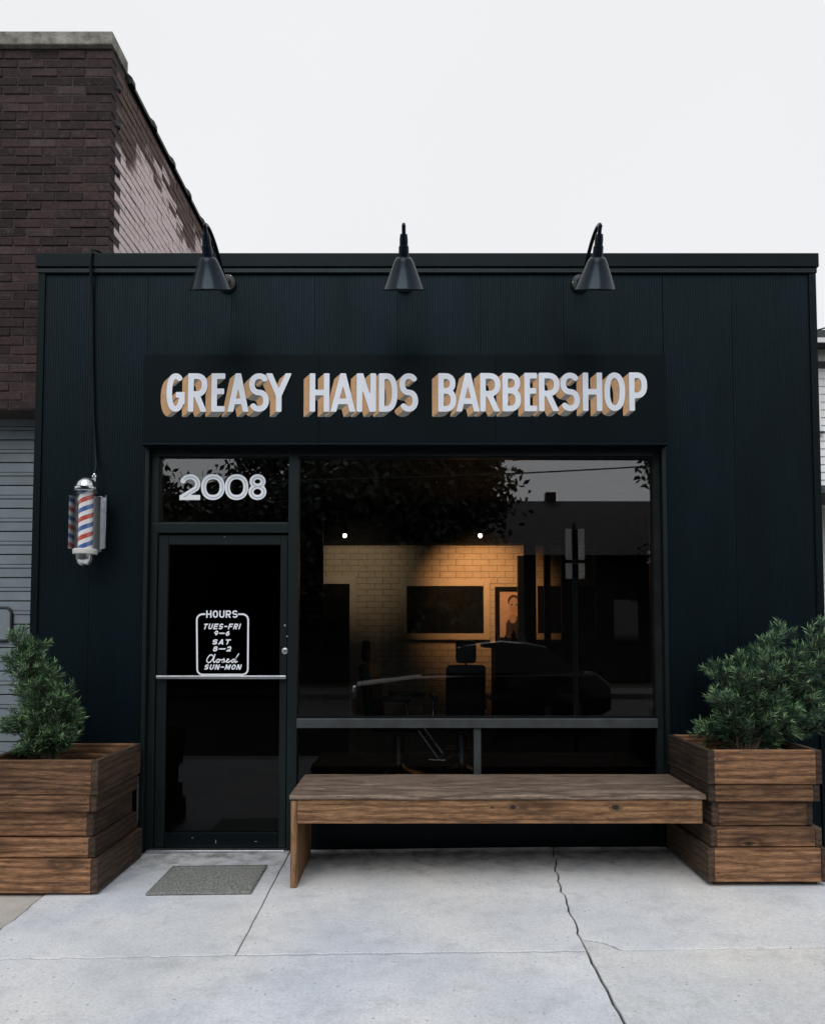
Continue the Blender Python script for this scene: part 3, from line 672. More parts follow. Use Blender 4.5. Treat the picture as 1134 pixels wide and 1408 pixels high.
pts = [(cx_, -.08, cz_), (cx_ - .002, -.05, cz_ + .06), (-2.145, -.022, cz_ + .15), (-2.165, -.017, 2.9), (-2.182, -.017, 3.3), (-2.19, -.017, 3.6), (-2.195, -.02, 3.84), (-2.196, -.045, 3.95), (-2.196, -.05, 4.03), (-2.193, -.045, 4.07), (-2.17, .0, 4.09), (-2.14, .06, 4.085), (-2.11, .14, 4.066)]
cd = Geo().tube(pts, .010, 10).build('electric_conduit', 'trim_paint', smooth=60)
tag(cd, 'thin black conduit running from the barber pole up over the parapet', 'conduit')

# ------------------------------------------------------------------ brick neighbour with roller door
nb = thing('brick_building', 'taller dark brown brick building with grey garage door at left', 'building')
NX, NY, NZ = -2.228, .32, 5.80; NB = 3.076
wf_ = Geo().box(-7.0, NX - .006, NY + .006, NY + .25, NB, NZ).build('front_wall', 'mortar', nb)
ws_ = Geo().box(NX - .25, NX - .006, NY + .251, 14, 0, 5.755).build('side_wall', 'mortar', nb)
Geo().box(-7, -2.60, NY + .40, NY + .45, NB - .1, 3.3).build('lintel_shade', 'shadow_black', nb)  # black lintel sheet stands in for the shade of the door recess
BL, BH, BD = .1935, .0595, .09
def brick_mesh(L, D, mname, name, seed):
    r = random.Random(seed); q = Geo(); q.box(-L / 2, L / 2, -D / 2, D / 2, -BH / 2, BH / 2)
    q.v = [tuple(c + r.uniform(-.0016, .0016) for c in p) for p in q.v]
    o = q.build(name, mname); me = o.data; bm = bmesh.new(); bm.from_mesh(me)
    bmesh.ops.bevel(bm, geom=bm.edges[:], offset=.004, segments=1, affect='EDGES'); bm.to_mesh(me); bm.free()
    bpy.data.objects.remove(o); return me
fm = [brick_mesh(BL, BD, 'brick_brown', 'brick', i) for i in range(4)]; fh = [brick_mesh(BL / 2 - .005, BD, 'brick_brown', 'half_brick', i + 9) for i in range(2)]
sm_ = [brick_mesh(BL, BD, 'brick_painted', 'brick', i + 20) for i in range(4)]
def put(me, nm, par, loc, rz=0):
    o = bpy.data.objects.new(nm, me); COL.objects.link(o); o.location = loc; o.parent = par
    o.rotation_euler = (random.uniform(-.012, .012), random.uniform(-.006, .006), rz + random.uniform(-.01, .01)); return o
row = 0; z = NB + BH / 2 + .004; nfront = 0
while z < NZ - .02:
    off = (row % 2) * .1015
    x = NX - BL / 2 - (0 if row % 2 else .0985) + .001
    if not row % 2: put(random.choice(fh), 'brick', wf_, (NX - BL / 4 - .001, NY + BD / 2 + random.uniform(-.003, .003), z)); nfront += 1
    while x > -3.42:
        put(random.choice(fm), 'brick', wf_, (x, NY + BD / 2 + random.uniform(-.004, .004), z)); nfront += 1; x -= .2032
    z += .0677; row += 1
side = []
z = NB + BH / 2 + .004 + 13 * .0677; row = 1
while z < 5.74:
    y = NY + BD + .010 + BL / 2 + (row % 2) * .1015
    while y < 4.4: side.append((y, z)); y += .2032
    z += .0677; row += 1
side.sort(key=lambda p: p[0]); nk = 300 - nfront if nfront < 300 else 0
for y, z in side[:nk]: put(random.choice(sm_), 'brick', ws_, (NX - BD / 2 + random.uniform(-.003, .003), y, z), R(90))
q = Geo()
for y, z in side[nk:]:
    j = random.uniform(-.003, .003); q.box(NX - BD, NX + j, y - BL / 2, y + BL / 2, z - BH / 2, z + BH / 2)
tag(q.build('brickwork', 'brick_painted', ws_), kind='stuff')
for a, b in ((-7, -3.3), (-3.296, NX + .012)): bxo('coping_stone', 'stone_coping', nb, (a, b, NY - .035, NY + .27, NZ + .002, NZ + .105), .008)
y = NY + .33; zc = 5.757
while y < 9:
    q = Geo(); L = .5
    prof = [(.145, 0), (.14, .04), (.10, .075), (.0, .088)]
    sec = [(-a, b) for a, b in prof] + [(a, b) for a, b in prof[::-1][1:]]
    k = len(sec); cxx = NX - .12
    q.add([(cxx + a, y, zc + b) for a, b in sec] + [(cxx + a, y + L - .004, zc + b) for a, b in sec], [(i, i + 1, k + i + 1, k + i) for i in range(k - 1)] + [tuple(range(k)), tuple(range(2 * k - 1, k - 1, -1))])
    q.add([(cxx + a * 1.08, y - .03, zc + .004 + b * 1.22) for a, b in sec] + [(cxx + a * 1.08, y + .04, zc + .004 + b * 1.22) for a, b in sec], [(i, i + 1, k + i + 1, k + i) for i in range(k - 1)] + [tuple(range(k)), tuple(range(2 * k - 1, k - 1, -1))])
    q.build('coping_tile', 'clay_tile', nb); y += L
# lumps and old bolts on the corner
for px, py in ((162, 121), (162, 172), (163, 237)):
    x, z = pl(px, py, NY + .1); Geo().lathe([(0, .03), (.02, .024), (.026, .0)], (NX - .005, NY + .12, z), 10, M=Matrix.Rotation(R(90), 3, 'Y')).build('iron_stud', 'cast_black', nb, smooth=60)
gd = Geo().box(-7, -2.56, NY + .30, NY + .33, -.1, NB + .2).build('garage_door', 'shadow_black', nb)
z = -.06; i = 0
while z < 2.96:
    for (a, b, dp) in ((.004, .070, 0), (.074, .098, .006), (.102, .171, 0)):
        bxo('slat', 'garage_paint', gd, (-4.2, -2.57, NY + .262 - dp, NY + .302, z + a, z + b), .004)
    z += .1755; i += 1
q = Geo(); wx0, wx1, wz0, wz1 = -3.45, pl(16, 860, NY + .25)[0], pl(0, 881, NY + .25)[1], pl(0, 836, NY + .25)[1]
rr = .05; ptsr = []
for cxr, czr, a0 in ((wx1 - rr, wz1 - rr, 0), (wx0 + rr, wz1 - rr, 90), (wx0 + rr, wz0 + rr, 180), (wx1 - rr, wz0 + rr, 270)):
    ptsr += [(cxr + rr * math.cos(R(a0 + 15 * k)), NY + .252, czr + rr * math.sin(R(a0 + 15 * k))) for k in range(7)]
Geo().tube(ptsr + [ptsr[0]], .012, 8, cap=False).build('window_gasket', 'cast_black', gd, smooth=60)
Geo().box(wx0 + .01, wx1 - .01, NY + .245, NY + .258, wz0 + .01, wz1 - .01).build('window_panel', 'garage_paint', gd)
bxo('pier', 'dark_wall', nb, (-2.559, -2.25, CORE + .02, NY + .30, -.1, 3.05), .01)

# ------------------------------------------------------------------ white house behind on the right
wh = thing('white_house', 'white clapboard house with dark eaves seen past the right edge of the shop', 'house')
HX0, HX1, HY = 6.0, 13.0, 8.0
ze = pl(1125, 480, HY)[1]
Geo().box(HX0 + .03, HX1 - .03, HY + .03, 14, -.3, ze).build('wall', 'white_clapboard', wh)
z = .1; zpo = pl(1128, 695, HY)[1]
while z < ze - .05:
    q = Geo(); q.add([(HX0, HY + .005, z), (9.5, HY + .005, z), (9.5, HY + .03, z), (HX0, HY + .03, z), (HX0, HY + .022, z + .145), (9.5, HY + .022, z + .145), (9.5, HY + .03, z + .145), (HX0, HY + .03, z + .145)], [(0, 1, 2, 3), (4, 5, 6, 7), (0, 1, 5, 4), (1, 2, 6, 5), (3, 0, 4, 7)])
    q.build('clapboard', 'white_clapboard', wh); z += .14
rf = Geo().prism([(HX0 - .4, ze), (HX0 - .4, ze + .16), ((HX0 + HX1) / 2, ze + .17), (HX1 + .4, ze + .16), (HX1 + .4, ze)], HY - .45, 14.4).build('roof', 'roof_shingle', wh)
Geo().box(HX0 - .42, HX1, HY - .47, HY - .44, ze - .06, ze + .02).build('fascia', 'white_clapboard', rf)
Geo().box(HX0, HX1, HY - .001, HY + .02, ze - .35, ze - .22).build('frieze_board', 'roof_shingle', wh)
for zz in (pl(0, 568, HY)[1],):
    x0 = pl(1119.5, 560, HY)[0]
    w_ = Geo().box(x0 - .5, x0 + .09, HY - .03, HY + .02, zz - .34, zz + .30).build('window', 'white_clapboard', wh)
    Geo().box(x0 - .45, x0 + .03, HY - .035, HY - .03, zz - .28, zz + .24).build('pane', 'dark_mirror', w_)
    Geo().box(x0 - .55, x0 + .13, HY - .07, HY - .02, zz - .37, zz - .34).build('sill', 'roof_shingle', w_)
Geo().prism([(HX0 - .2, zpo), (HX0 - .2, zpo + .12), (HX1, zpo + .12), (HX1, zpo)], HY - 1.2, HY - .04).build('porch_roof', 'roof_shingle', wh)
for x in (6.9, 9.4): bxo('porch_post', 'white_clapboard', wh, (x, x + .14, HY - 1.1, HY - .95, -.3, zpo - .001), .01)
wx = Geo().tube([(2.4 + t * 8, 7 - t * .5, 5.6 + t * 2.0 - .3 * math.sin(math.pi * t)) for t in [k / 14 for k in range(15)]], .012, 6)
tag(wx.build('overhead_wire', 'cast_black', smooth=60), 'thin dark overhead wire in the sky at right of the parapet', 'wire')

# ------------------------------------------------------------------ planters
def planter(label, loc, seed):
    random.seed(seed)
    t = thing('planter_box', label, 'planter', loc, 'wooden planter boxes')
    W2, D2, th = .335, .325, .038
    z = .012
    for sx in (-1, 1):
        for sy in (-1, 1): bxo('foot', 'planter_wood_dark', t, (sx * .27 - .04, sx * .27 + .04, sy * .27 - .04, sy * .27 + .04, -.01, .0115), 0)
    for (h, o, jit) in ((.192, .022, 0), (.112, 0, .004), (.142, -.028, .004), (.100, 0, .004), (.198, .010, 0)):
        w, d = W2 + o, D2 + o; j = random.uniform(-1, 1) * jit; gp = .0025
        for nm, a in (('board', (-w + th + .001 + j, w - th - .001 + j, -d + random.uniform(-.002, .002), -d + th, z + gp, z + h - gp)), ('board', (-w + th + .001, w - th - .001, d - th, d, z + gp, z + h - gp))):
            bo = bxo(nm, 'planter_wood', t, a, .004)
            if a[2] < 0:
                for sx in (-1, 1):
                    for zz in (.28, .74): Geo().lathe([(0, .0016), (.0035, .0014), (.0045, 0)], (sx * (w - th - random.uniform(.018, .03)), a[2], z + h * zz), 8, M=Matrix.Rotation(R(90), 3, 'X')).build('screw', 'cast_black', t)
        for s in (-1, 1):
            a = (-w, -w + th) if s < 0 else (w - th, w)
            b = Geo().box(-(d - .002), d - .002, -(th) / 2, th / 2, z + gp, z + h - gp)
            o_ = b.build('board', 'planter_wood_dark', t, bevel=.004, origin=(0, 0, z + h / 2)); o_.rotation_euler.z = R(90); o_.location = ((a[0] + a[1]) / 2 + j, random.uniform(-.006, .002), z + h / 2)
        z += h
    for sx in (-1, 1):
        for sy in (-1, 1):
            x, y = sx * (W2 - .028 - th - .022), sy * (D2 - .028 - th - .022)
            bxo('corner_post', 'planter_wood', t, (x - .02, x + .02, y - .02, y + .02, .01, .60), .002)
    q = Geo(); n = 10; w, d = W2 - .04, D2 - .04
    q.add([(-w + 2 * w * i / n, -d + 2 * d * j / n, .655 + random.uniform(-.012, .012)) for j in range(n + 1) for i in range(n + 1)], [(j * (n + 1) + i, j * (n + 1) + i + 1, (j + 1) * (n + 1) + i + 1, (j + 1) * (n + 1) + i) for j in range(n) for i in range(n)])
    q.build('soil', 'soil', t, smooth=60)
    return t
planter('wooden planter box left of the door, cut by the photo edge', (-2.13, -.405, gz(-2.1, -.4) - .004), 3)
planter('wooden planter box at the right end of the bench', (2.018, -.375, gz(2.03, -.4) - .001), 8).scale = (.95, 1, 1)

def needle_shrub(name, label, base, stems, m, seed, nl=.042):
    rnd = random.Random(seed); t = thing(name, label, 'shrub', base)
    wood_g = Geo(); fol = Geo()
    def needles(p0, p1, dens, ln, tip=9):
        d = p1 - p0; L = d.length; d.normalize(); n = max(6, int(L * dens))
        a = d.cross(Vector((.3, .5, .8))).normalized(); b = d.cross(a)
        for i in range(n):
            u = (i + rnd.random()) / n; an = rnd.uniform(0, 2 * math.pi); p = p0 + d * L * u
            out = a * math.cos(an) + b * math.sin(an); sp = .55 + .65 * (1 - u)
            dr = (d * rnd.uniform(.6, 1.0) + out * sp * rnd.uniform(.7, 1.1)).normalized()
            ll = ln * rnd.uniform(.7, 1.2) * (1 if u < .85 else .8); sd = dr.cross(Vector((rnd.uniform(-1, 1), rnd.uniform(-1, 1), rnd.uniform(-1, 1))))
            if sd.length < .05: continue
            sd = sd.normalized() * rnd.uniform(.0018, .0032)
            fol.add([p, p + dr * ll * .45 + sd, p + dr * ll, p + dr * ll * .45 - sd], [(0, 1, 2, 3)], 1 if u > tip and rnd.random() < .85 else 0)
    for (pts, r0, nt, tw, spread) in stems:
        pts = [Vector(p) for p in pts]; k = len(pts)
        wood_g.tube(pts, [r0 * (1 - .8 * i / (k - 1)) for i in range(k)], 6)
        for i in range(nt):
            u = (.10 + .90 * (i + rnd.random()) / nt) ** .95; f = u * (k - 1); j = min(int(f), k - 2)
            p = pts[j].lerp(pts[j + 1], f - j); ax = (pts[j + 1] - pts[j]).normalized()
            an = i * 2.4 + rnd.uniform(-.5, .5); out = Vector((math.cos(an), math.sin(an), 0)); out = (out - ax * out.dot(ax)).normalized()
            L = tw * (1.0 - .45 * u) * rnd.uniform(.55, 1.3)
            e = p + (ax * rnd.uniform(.45, .9) + out * spread + Vector((0, 0, .25))).normalized() * L
            mid = p.lerp(e, .5) + Vector((0, 0, -.012)); wood_g.tube([p, mid, e], [.0032, .0024, .0012], 4, cap=False)
            needles(p.lerp(mid, .2), mid, 150, nl); needles(mid, e, 290, nl, rnd.choice((.35, .6, .75, 9)))
            for s in range(rnd.randint(1, 3)):
                b0 = p.lerp(e, rnd.uniform(.3, .9)); dv = (e - p).normalized() + Vector((rnd.uniform(-1, 1), rnd.uniform(-1, 1), rnd.uniform(-.3, .9))) * .8
                e2 = b0 + dv.normalized() * L * rnd.uniform(.28, .55); wood_g.tube([b0, e2], [.002, .001], 4, cap=False); needles(b0, e2, 280, nl * .9, rnd.choice((.3, .6, .75, 9)))
        needles(pts[-2], pts[-1], 380, nl, .6)
    wood_g.build('stem', 'bark', t); fol.build('foliage', [m, 'needles_young'], t)
    return t
def fan(base, env, n, seed, depth=.16, tw=.13):
    rnd = random.Random(seed); out = []
    pe = [pl(x, y, base[1]) for x, y in env]
    def ins(x, z):
        c = False
        for i in range(len(pe)):
            (x0, z0), (x1, z1) = pe[i - 1], pe[i]
            if (z0 > z) != (z1 > z) and x < (x1 - x0) * (z - z0) / (z1 - z0) + x0: c = not c
        return c
    x0, x1 = min(p[0] for p in pe), max(p[0] for p in pe); z0, z1 = min(p[1] for p in pe), max(p[1] for p in pe)
    ends = [p for p in pe]
    while len(ends) < n:
        q = (rnd.uniform(x0, x1), rnd.uniform(z0, z1))
        if ins(*q) and min(math.hypot(q[0] - e[0], q[1] - e[1]) for e in ends) > .035: ends.append(q)
    for x, z in ends:
        ex, ez = x - base[0], z - base[2]; ey = rnd.uniform(-depth, depth) * (.5 + .5 * min(1, abs(ez) / .3)); sag = rnd.uniform(.02, .06)
        p = [(ex * .08, ey * .08, -.02), (ex * .30, ey * .4, ez * .42 + sag), (ex * .62, ey * .8, ez * .74 + sag), (ex, ey, ez)]
        L = math.sqrt(ex * ex + ez * ez + ey * ey); out.append((p, .004 + .010 * L, int(9 + 26 * L), tw * rnd.uniform(.8, 1.25), rnd.uniform(.5, .8)))
    return out
lb = (-2.24, -.38, .64)
needle_shrub('conifer_shrub', 'upright bushy green conifer shrub in the left planter', lb,
  fan(lb, [(18, 1000), (20, 950), (30, 908), (44, 872), (58, 896), (68, 918), (78, 934), (94, 958), (98, 990), (92, 1022), (40, 1030)], 23, 5, .14, .135), 'needles_light', 5, .048)
rb = (2.03, -.36, .66)
needle_shrub('conifer_shrub', 'spreading blue green conifer shrub leaning right in the right planter', rb,
  fan(rb, [(980, 1005), (985, 960), (1003, 925), (1035, 905), (1065, 885), (1088, 868), (1125, 872), (1155, 890), (1165, 935), (1150, 975), (1110, 985), (1118, 1010), (1010, 1018)], 25, 6, .17, .17), 'needles_blue', 6, .054)

# ------------------------------------------------------------------ bench
be = thing('bench', 'long weathered wooden bench under the shop window', 'bench', (0, 0, 0))
bz = gz(.5, -.4); BX0, BX1, BF, BB, BT = -.700, 1.688, -.675, -.06, .527
ys = [BF - .012, -.372, BB]
for i, (a, b) in enumerate(zip(ys, ys[1:])): bxo('seat_plank', 'bench_top_wood', be, (BX0 - .008, BX1, a, b - .005, BT - .030, BT + random.uniform(-.002, .001)), .006)
bxo('front_apron', 'bench_wood', be, (BX0 + .037, BX1 - .02, BF, BF + .038, BT - .168, BT - .0315), .004)
for px, rx, rz in ((705, .017, .012), (846, .022, .014), (676, .007, .005)):
    x, z = pl(px, 1110, BF); rk_ = random.Random(px)
    for f_, yy, mm in ((1.0, .0005, 'knot_dark'), (1.9, .0002, 'knot_ring')):
        q = Geo(); q.add([(x + rx * f_ * math.cos(R(a)) * rk_.uniform(.88, 1.12), BF - yy, z + rz * f_ * math.sin(R(a)) * rk_.uniform(.88, 1.12)) for a in range(0, 360, 18)], [tuple(range(20))]); q.build('knot', mm, be)
bxo('back_apron', 'bench_wood', be, (BX0 + .037, BX1 - .02, BB - .04, BB - .002, BT - .168, BT - .0315), .004)
for x0, zg in ((BX0, gz(BX0, -.4)),):
    for a, b in ((BF - .002, -.375), (-.372, BB)):
        q = Geo().box(-(BT - .0315 - zg) / 2, (BT - .0315 - zg) / 2, a, b - .003, -.018, .018)
        o = q.build('leg_plank', 'bench_wood', be, bevel=.004, origin=(0, (a + b) / 2, 0)); o.rotation_euler = (0, R(90), 0); o.location = (x0 + .018, (a + b) / 2, (BT - .0315 + zg) / 2 - .006)

# ------------------------------------------------------------------ doormat
q = Geo(); n = 24; mx0, mx1, my0, my1 = -1.495, -.905, -.765, -.295
f = lambda x, y: gz(x, y) + .006
q.add([(mx0 + (mx1 - mx0) * i / n, my0 + (my1 - my0) * j / n, f(mx0 + (mx1 - mx0) * i / n, my0 + (my1 - my0) * j / n) + .007) for j in range(n + 1) for i in range(n + 1)], [(j * (n + 1) + i, j * (n + 1) + i + 1, (j + 1) * (n + 1) + i + 1, (j + 1) * (n + 1) + i) for j in range(n) for i in range(n)])
dm = q.build('doormat', 'rubber_mat', smooth=60); so = dm.modifiers.new('thick', 'SOLIDIFY'); so.thickness = .012; so.offset = -1
tag(dm, 'plain grey rectangular doormat on the concrete before the door', 'doormat')

# ------------------------------------------------------------------ inside the shop
IX0, IX1, IB = -1.78, 2.55, 4.0
for nm, m, a in (('floor', 'interior_floor', (IX0 - .3, IX1 + .1, .132, IB + .3, -.2, -.02)), ('ceiling', 'interior_black', (IX0 - .3, IX1 + .1, CORE, IB + .3, 2.95, 3.05)),
                 ('wall_left', 'interior_black', (IX0 - .3, IX0 - .05, CORE + .001, IB + .3, -.02, 2.95)), ('wall_right', 'interior_black', (IX1, IX1 + .1, CORE + .001, IB + .3, -.02, 2.95))):
    tag(Geo().box(*a).build(nm, m), kind='structure')
bw = Geo().box(IX0 - .05, IX1, IB + .008, IB + .2, -.02, 2.949).build('wall_back', 'cream_joint'); tag(bw, kind='structure')
z = 0; q = Geo(); row = 0
while z < 2.5:
    x = IX0 + .04 - (row % 2) * .10
    while x < IX1 - .2:
        j = random.uniform(-.0015, .0015); q.box(x, x + .190, IB + j, IB + .02, z, z + .0665); x += .198
    z += .0735; row += 1
o = q.build('brickwork', 'plaster_cream', bw); tag(o, kind='stuff')
bxo('soffit', 'interior_black', bw, (IX0, IX1 - .01, IB - .25, IB - .02, 2.515, 2.94), 0)
# door in the back wall, with cream casing
dx0, dz1 = pl(444, 803, IB); dx1, _ = pl(481, 803, IB)
bd = thing('back_door', 'black door in a cream frame at the left of the lit brick wall', 'door', (dx0, IB, 0))
Geo().box(-.45, dx1 - dx0, -.03, .01, 0, dz1).build('leaf', 'interior_black', bd)
Geo().box(dx1 - dx0 + .001, dx1 - dx0 + .075, -.035, .012, 0, dz1 + .09).build('casing', 'cream_trim', bd); Geo().box(-.45, dx1 - dx0, -.035, .012, dz1 + .001, dz1 + .09).build('head_casing', 'cream_trim', bd)
pt = bxo('partition', 'interior_black', None, (IX0 - .04, pl(444, 800, 2.6)[0], 2.55, 2.65, -.02, 2.94), 0); tag(pt, kind='structure')
def framed(name, label, cat, x0, x1, z0, z1, tr_, pane, y=IB - .003):
    t = thing(name, label, cat, ((x0 + x1) / 2, y, z0)); w, h = (x1 - x0) / 2, z1 - z0
    for nm, a in (('casing', (-w - tr_, -w, -.035, 0, -tr_, h + tr_)), ('casing', (w, w + tr_, -.035, 0, -tr_, h + tr_)), ('head', (-w + .0005, w - .0005, -.036, 0, h, h + tr_)), ('sill', (-w + .0005, w - .0005, -.040, 0, -tr_, 0))):
        Geo().box(*a).build(nm, 'cream_trim', t, bevel=.002)
    Geo().box(-w + .001, w - .001, -.012, 0, .001, h - .001).build('glass', pane, t); return t
x0, z1 = pl(559, 806, IB); x1, z0 = pl(664.5, 871, IB)
framed('interior_window', 'dark interior window with cream frame above the barber chair', 'window', x0, x1, z0, z1, .075, 'dark_mirror')
x0, z1 = pl(738, 806, IB); x1, z0 = pl(842, 871, IB)
framed('interior_window', 'dark interior window with cream frame behind the black posts', 'window', x0, x1, z0, z1, .075, 'dark_mirror')
x0, z1 = pl(680, 807, IB); x1, z0 = pl(722, 882, IB)
pf = thing('framed_portrait', 'framed poster of a figure in sunglasses on the lit brick wall', 'picture', ((x0 + x1) / 2, IB - .002, z0)); w, h = (x1 - x0) / 2, z1 - z0
for a in ((-w, -w + .05, 0, h), (w - .05, w, 0, h), (-w + .0505, w - .0505, 0, .05), (-w + .0505, w - .0505, h - .05, h)): Geo().box(a[0], a[1], -.04, 0, a[2], a[3]).build('frame', 'interior_black', pf)
Geo().box(-w + .051, w - .051, -.015, 0, .051, h - .051).build('poster', 'poster_paper', pf)
q = Geo(); yy = -.0165
def ell(cx, cz, rx, rz, mi, y): q.add([(cx + rx * math.cos(R(a)), y, cz + rz * math.sin(R(a))) for a in range(0, 360, 20)], [tuple(range(18))], mi)
q.add([(-.06, yy, .055), (.13, yy, .055), (.13, yy, .26), (.08, yy, .31), (0, yy, .30), (-.05, yy, .22)], [(0, 1, 2, 3, 4, 5)], 0)
ell(.045, .49, .075, .075, 0, yy - .001); ell(.045, .44, .062, .095, 1, yy - .002); ell(.03, .28, .045, .06, 1, yy - .002)
for sx in (-.028, .030): ell(.045 + sx, .445, .026, .017, 2, yy - .003); ell(.045 + sx, .445, .019, .011, 0, yy - .004)
q.build('figure', ['poster_ink', 'poster_skin', 'sign_white'], pf)
# black post rack standing before the wall
rk = thing('post_rack', 'tall black rack of posts standing right of the portrait', 'rack', (1.3, 3.1, 0))
def rkb(nm, m, px0, px1, z0, z1, Y=3.1, dp=.06):
    a, b = pl(px0, 830, Y)[0], pl(px1, 830, Y)[0]; o = Geo().box(a - 1.3, b - 1.3, Y - 3.1, Y - 3.1 + dp, z0, z1).build(nm, m, rk, bevel=.004); return o
rkb('post', 'cream_trim', 712, 720.5, 0, 2.30); rkb('post', 'interior_black', 721, 737, 0, 2.5); rkb('post', 'interior_black', 748.5, 757, 0, 2.5); rkb('post', 'interior_black', 772, 796, 0, 2.5)
rkb('shade_panel', 'interior_black', 819, 905, 0, 2.6, 3.15); rkb('shelf', 'interior_black', 721, 800, .62, .66, 3.17, .2)  # tall black panel stands in for the unlit right end of the wall
# counter
ct = thing('counter', 'black counter cabinet under the portrait', 'counter', (1.35, 3.2, 0))
ca, cb_ = pl(663, 890, 3.2)[0] - 1.35, .9; cz = pl(663, 884, 3.2)[1]
Geo().box(ca, cb_, -.25, .25, cz - .05, cz).build('top', 'interior_black', ct, bevel=.005); Geo().box(ca + .12, cb_ - .05, -.2, .24, -.02, cz - .051).build('cabinet', 'interior_black', ct, bevel=.005)
for i, (px, hb, m) in enumerate(((706, .14, 'interior_black'), (720, .10, 'sign_white'), (695, .08, 'interior_black'))):
    x = pl(px, 884, 3.1)[0]
    b = Geo().lathe([(0, 0), (.025, 0), (.027, .01), (.027, hb * .65), (.010, hb * .8), (.010, hb), (0, hb)], (0, 0, 0), 14).build('bottle', m, smooth=40); b.location = (x, 3.1, cz + .001)
    tag(b, ('small dark bottle on the black counter before the portrait', 'short white bottle on the black counter beside the post', 'low dark jar on the black counter under the portrait')[i], 'bottle', 'bottles on the counter')
# barber chairs
def barber_chair(label, loc, rz):
    t = thing('barber_chair', label, 'barber chair', loc, 'barber chairs', rz)
    Geo().lathe([(0, .0), (.30, .0), (.31, .02), (.28, .04), (.10, .07), (.06, .10), (.06, .40), (0, .40)], (0, 0, 0), 28).build('pedestal', 'chrome', t, smooth=35)
    Geo().box(-.25, .25, -.26, .24, .45, .60).build('seat', 'leather_black', t, bevel=.05, segs=4)
    q = Geo(); q.add([(-.20, .20, .58), (.20, .20, .58), (.20, .32, .58), (-.20, .32, .58), (-.205, .28, 1.15), (.205, .28, 1.15), (.205, .40, 1.15), (-.205, .40, 1.15)], [(0, 1, 2, 3), (4, 5, 6, 7), (0, 1, 5, 4), (1, 2, 6, 5), (2, 3, 7, 6), (3, 0, 4, 7)]); q.build('backrest', 'leather_black', t, bevel=.05, segs=4)
    Geo().box(-.012, .012, .335, .36, 1.1, 1.2).build('headrest_stem', 'chrome', t); Geo().box(-.105, .105, .29, .39, 1.165, 1.40).build('headrest', 'leather_black', t, bevel=.04, segs=4)
    for s in (-1, 1):
        a = Geo().box(s * .30 - .035, s * .30 + .035, -.22, .20, .77, .83).build('armrest', 'leather_black', t, bevel=.02, segs=3)
        Geo().tube([(s * .29, -.16, .77), (s * .29, -.19, .62), (s * .29, -.1, .5), (s * .25, 0, .47)], .015, 8).build('bracket', 'chrome', a, smooth=60)
    q = Geo(); q.tube([(-.12, -.24, .47), (-.13, -.45, .2), (.13, -.45, .2), (.12, -.24, .47)], .014, 8); q.build('footrest_frame', 'chrome', t, smooth=60)
    Geo().box(-.17, .17, -.55, -.36, .17, .19).build('footrest', 'chrome', t, bevel=.01)
    return t
barber_chair('black leather barber chair seen from behind at the middle of the window', (pl(634, 940, 3.0)[0], 2.95, -.02), R(184))
barber_chair('black barber chair turned sideways with chrome fittings, left of the middle chair', (pl(548, 940, 2.9)[0], 2.9, -.02), R(75))
# ceiling spots, lit
for i, (px, lab, pw, colr, tgt, cone) in enumerate(((474, 'small lit ceiling spotlight above the back door', 17, (1, .80, .56), (-.66, IB, 2.25), 80), (660, 'small lit ceiling spotlight above the portrait', 100, (1, .50, .21), (.84, IB, 1.98), 82))):
    x, z = pl(px, 734, 2.9); t = thing('ceiling_spotlight', lab, 'spotlight', (x, 2.9, 2.949), 'lit ceiling spotlights')
    hz = z - 2.949
    Geo().lathe([(0, -.0), (.04, -.002), (.04, -.02), (0, -.021)], (0, 0, 0), 16).build('canopy', 'interior_black', t); Geo().tube([(0, 0, -.02), (0, 0, hz + .06)], .008, 8).build('stem', 'interior_black', t)
    Geo().lathe([(0, .07), (.03, .065), (.035, 0), (.04, -.0), (.03, .005), (.0, .02)], (0, 0, hz), 16).build('head', 'interior_black', t, smooth=40)
    Geo().lathe([(0, -.022), (.015, -.016), (.021, 0), (.015, .016), (0, .022)], (0, 0, hz - .02), 14).build('bulb', 'bulb', t, smooth=60)
    ld = bpy.data.lights.new('spot', 'SPOT'); ld.energy = pw; ld.color = colr; ld.spot_size = R(cone); ld.spot_blend = .9; ld.shadow_soft_size = .04
    lo = bpy.data.objects.new('light_beam', ld); COL.objects.link(lo); lo.parent = t; lo.location = (0, .02, hz - .06)
    dv = Vector(tgt) - Vector((x, 2.92, z - .06)); lo.rotation_euler = dv.to_track_quat('-Z', 'Y').to_euler()

# ------------------------------------------------------------------ across the street (mirrored in the panes)
oh = thing('opposite_house', 'dark house with chimney mirrored in the shop window', 'house', (5.5, -24, 0))
Geo().box(-17, 12, -4, 3, -.3, 4.2).build('wall', 'dark_wall', oh)
rf = Geo().add([(-17.6, -5, 4.1), (12.6, -5, 4.1), (12.6, 4, 4.1), (-17.6, 4, 4.1), (-15.6, -.5, 6.75), (11, -.5, 6.75)], [(0, 1, 5, 4), (2, 3, 4, 5), (3, 0, 4), (1, 2, 5), (0, 3, 2, 1)]).build('roof', 'dark_roof', oh)
Geo().box(-.15, .25, -.8, -.4, 6.4, 7.1).build('chimney', 'dark_wall', rf)
for x in (-6.5, -3, 1.5, 5): 
    w_ = Geo().box(x, x + 1, 2.99, 3.05, 1.1, 2.7).build('window', 'dark_wall', oh); Geo().box(x + .08, x + .92, 3.051, 3.06, 1.18, 2.62).build('pane', 'dark_mirror', w_)
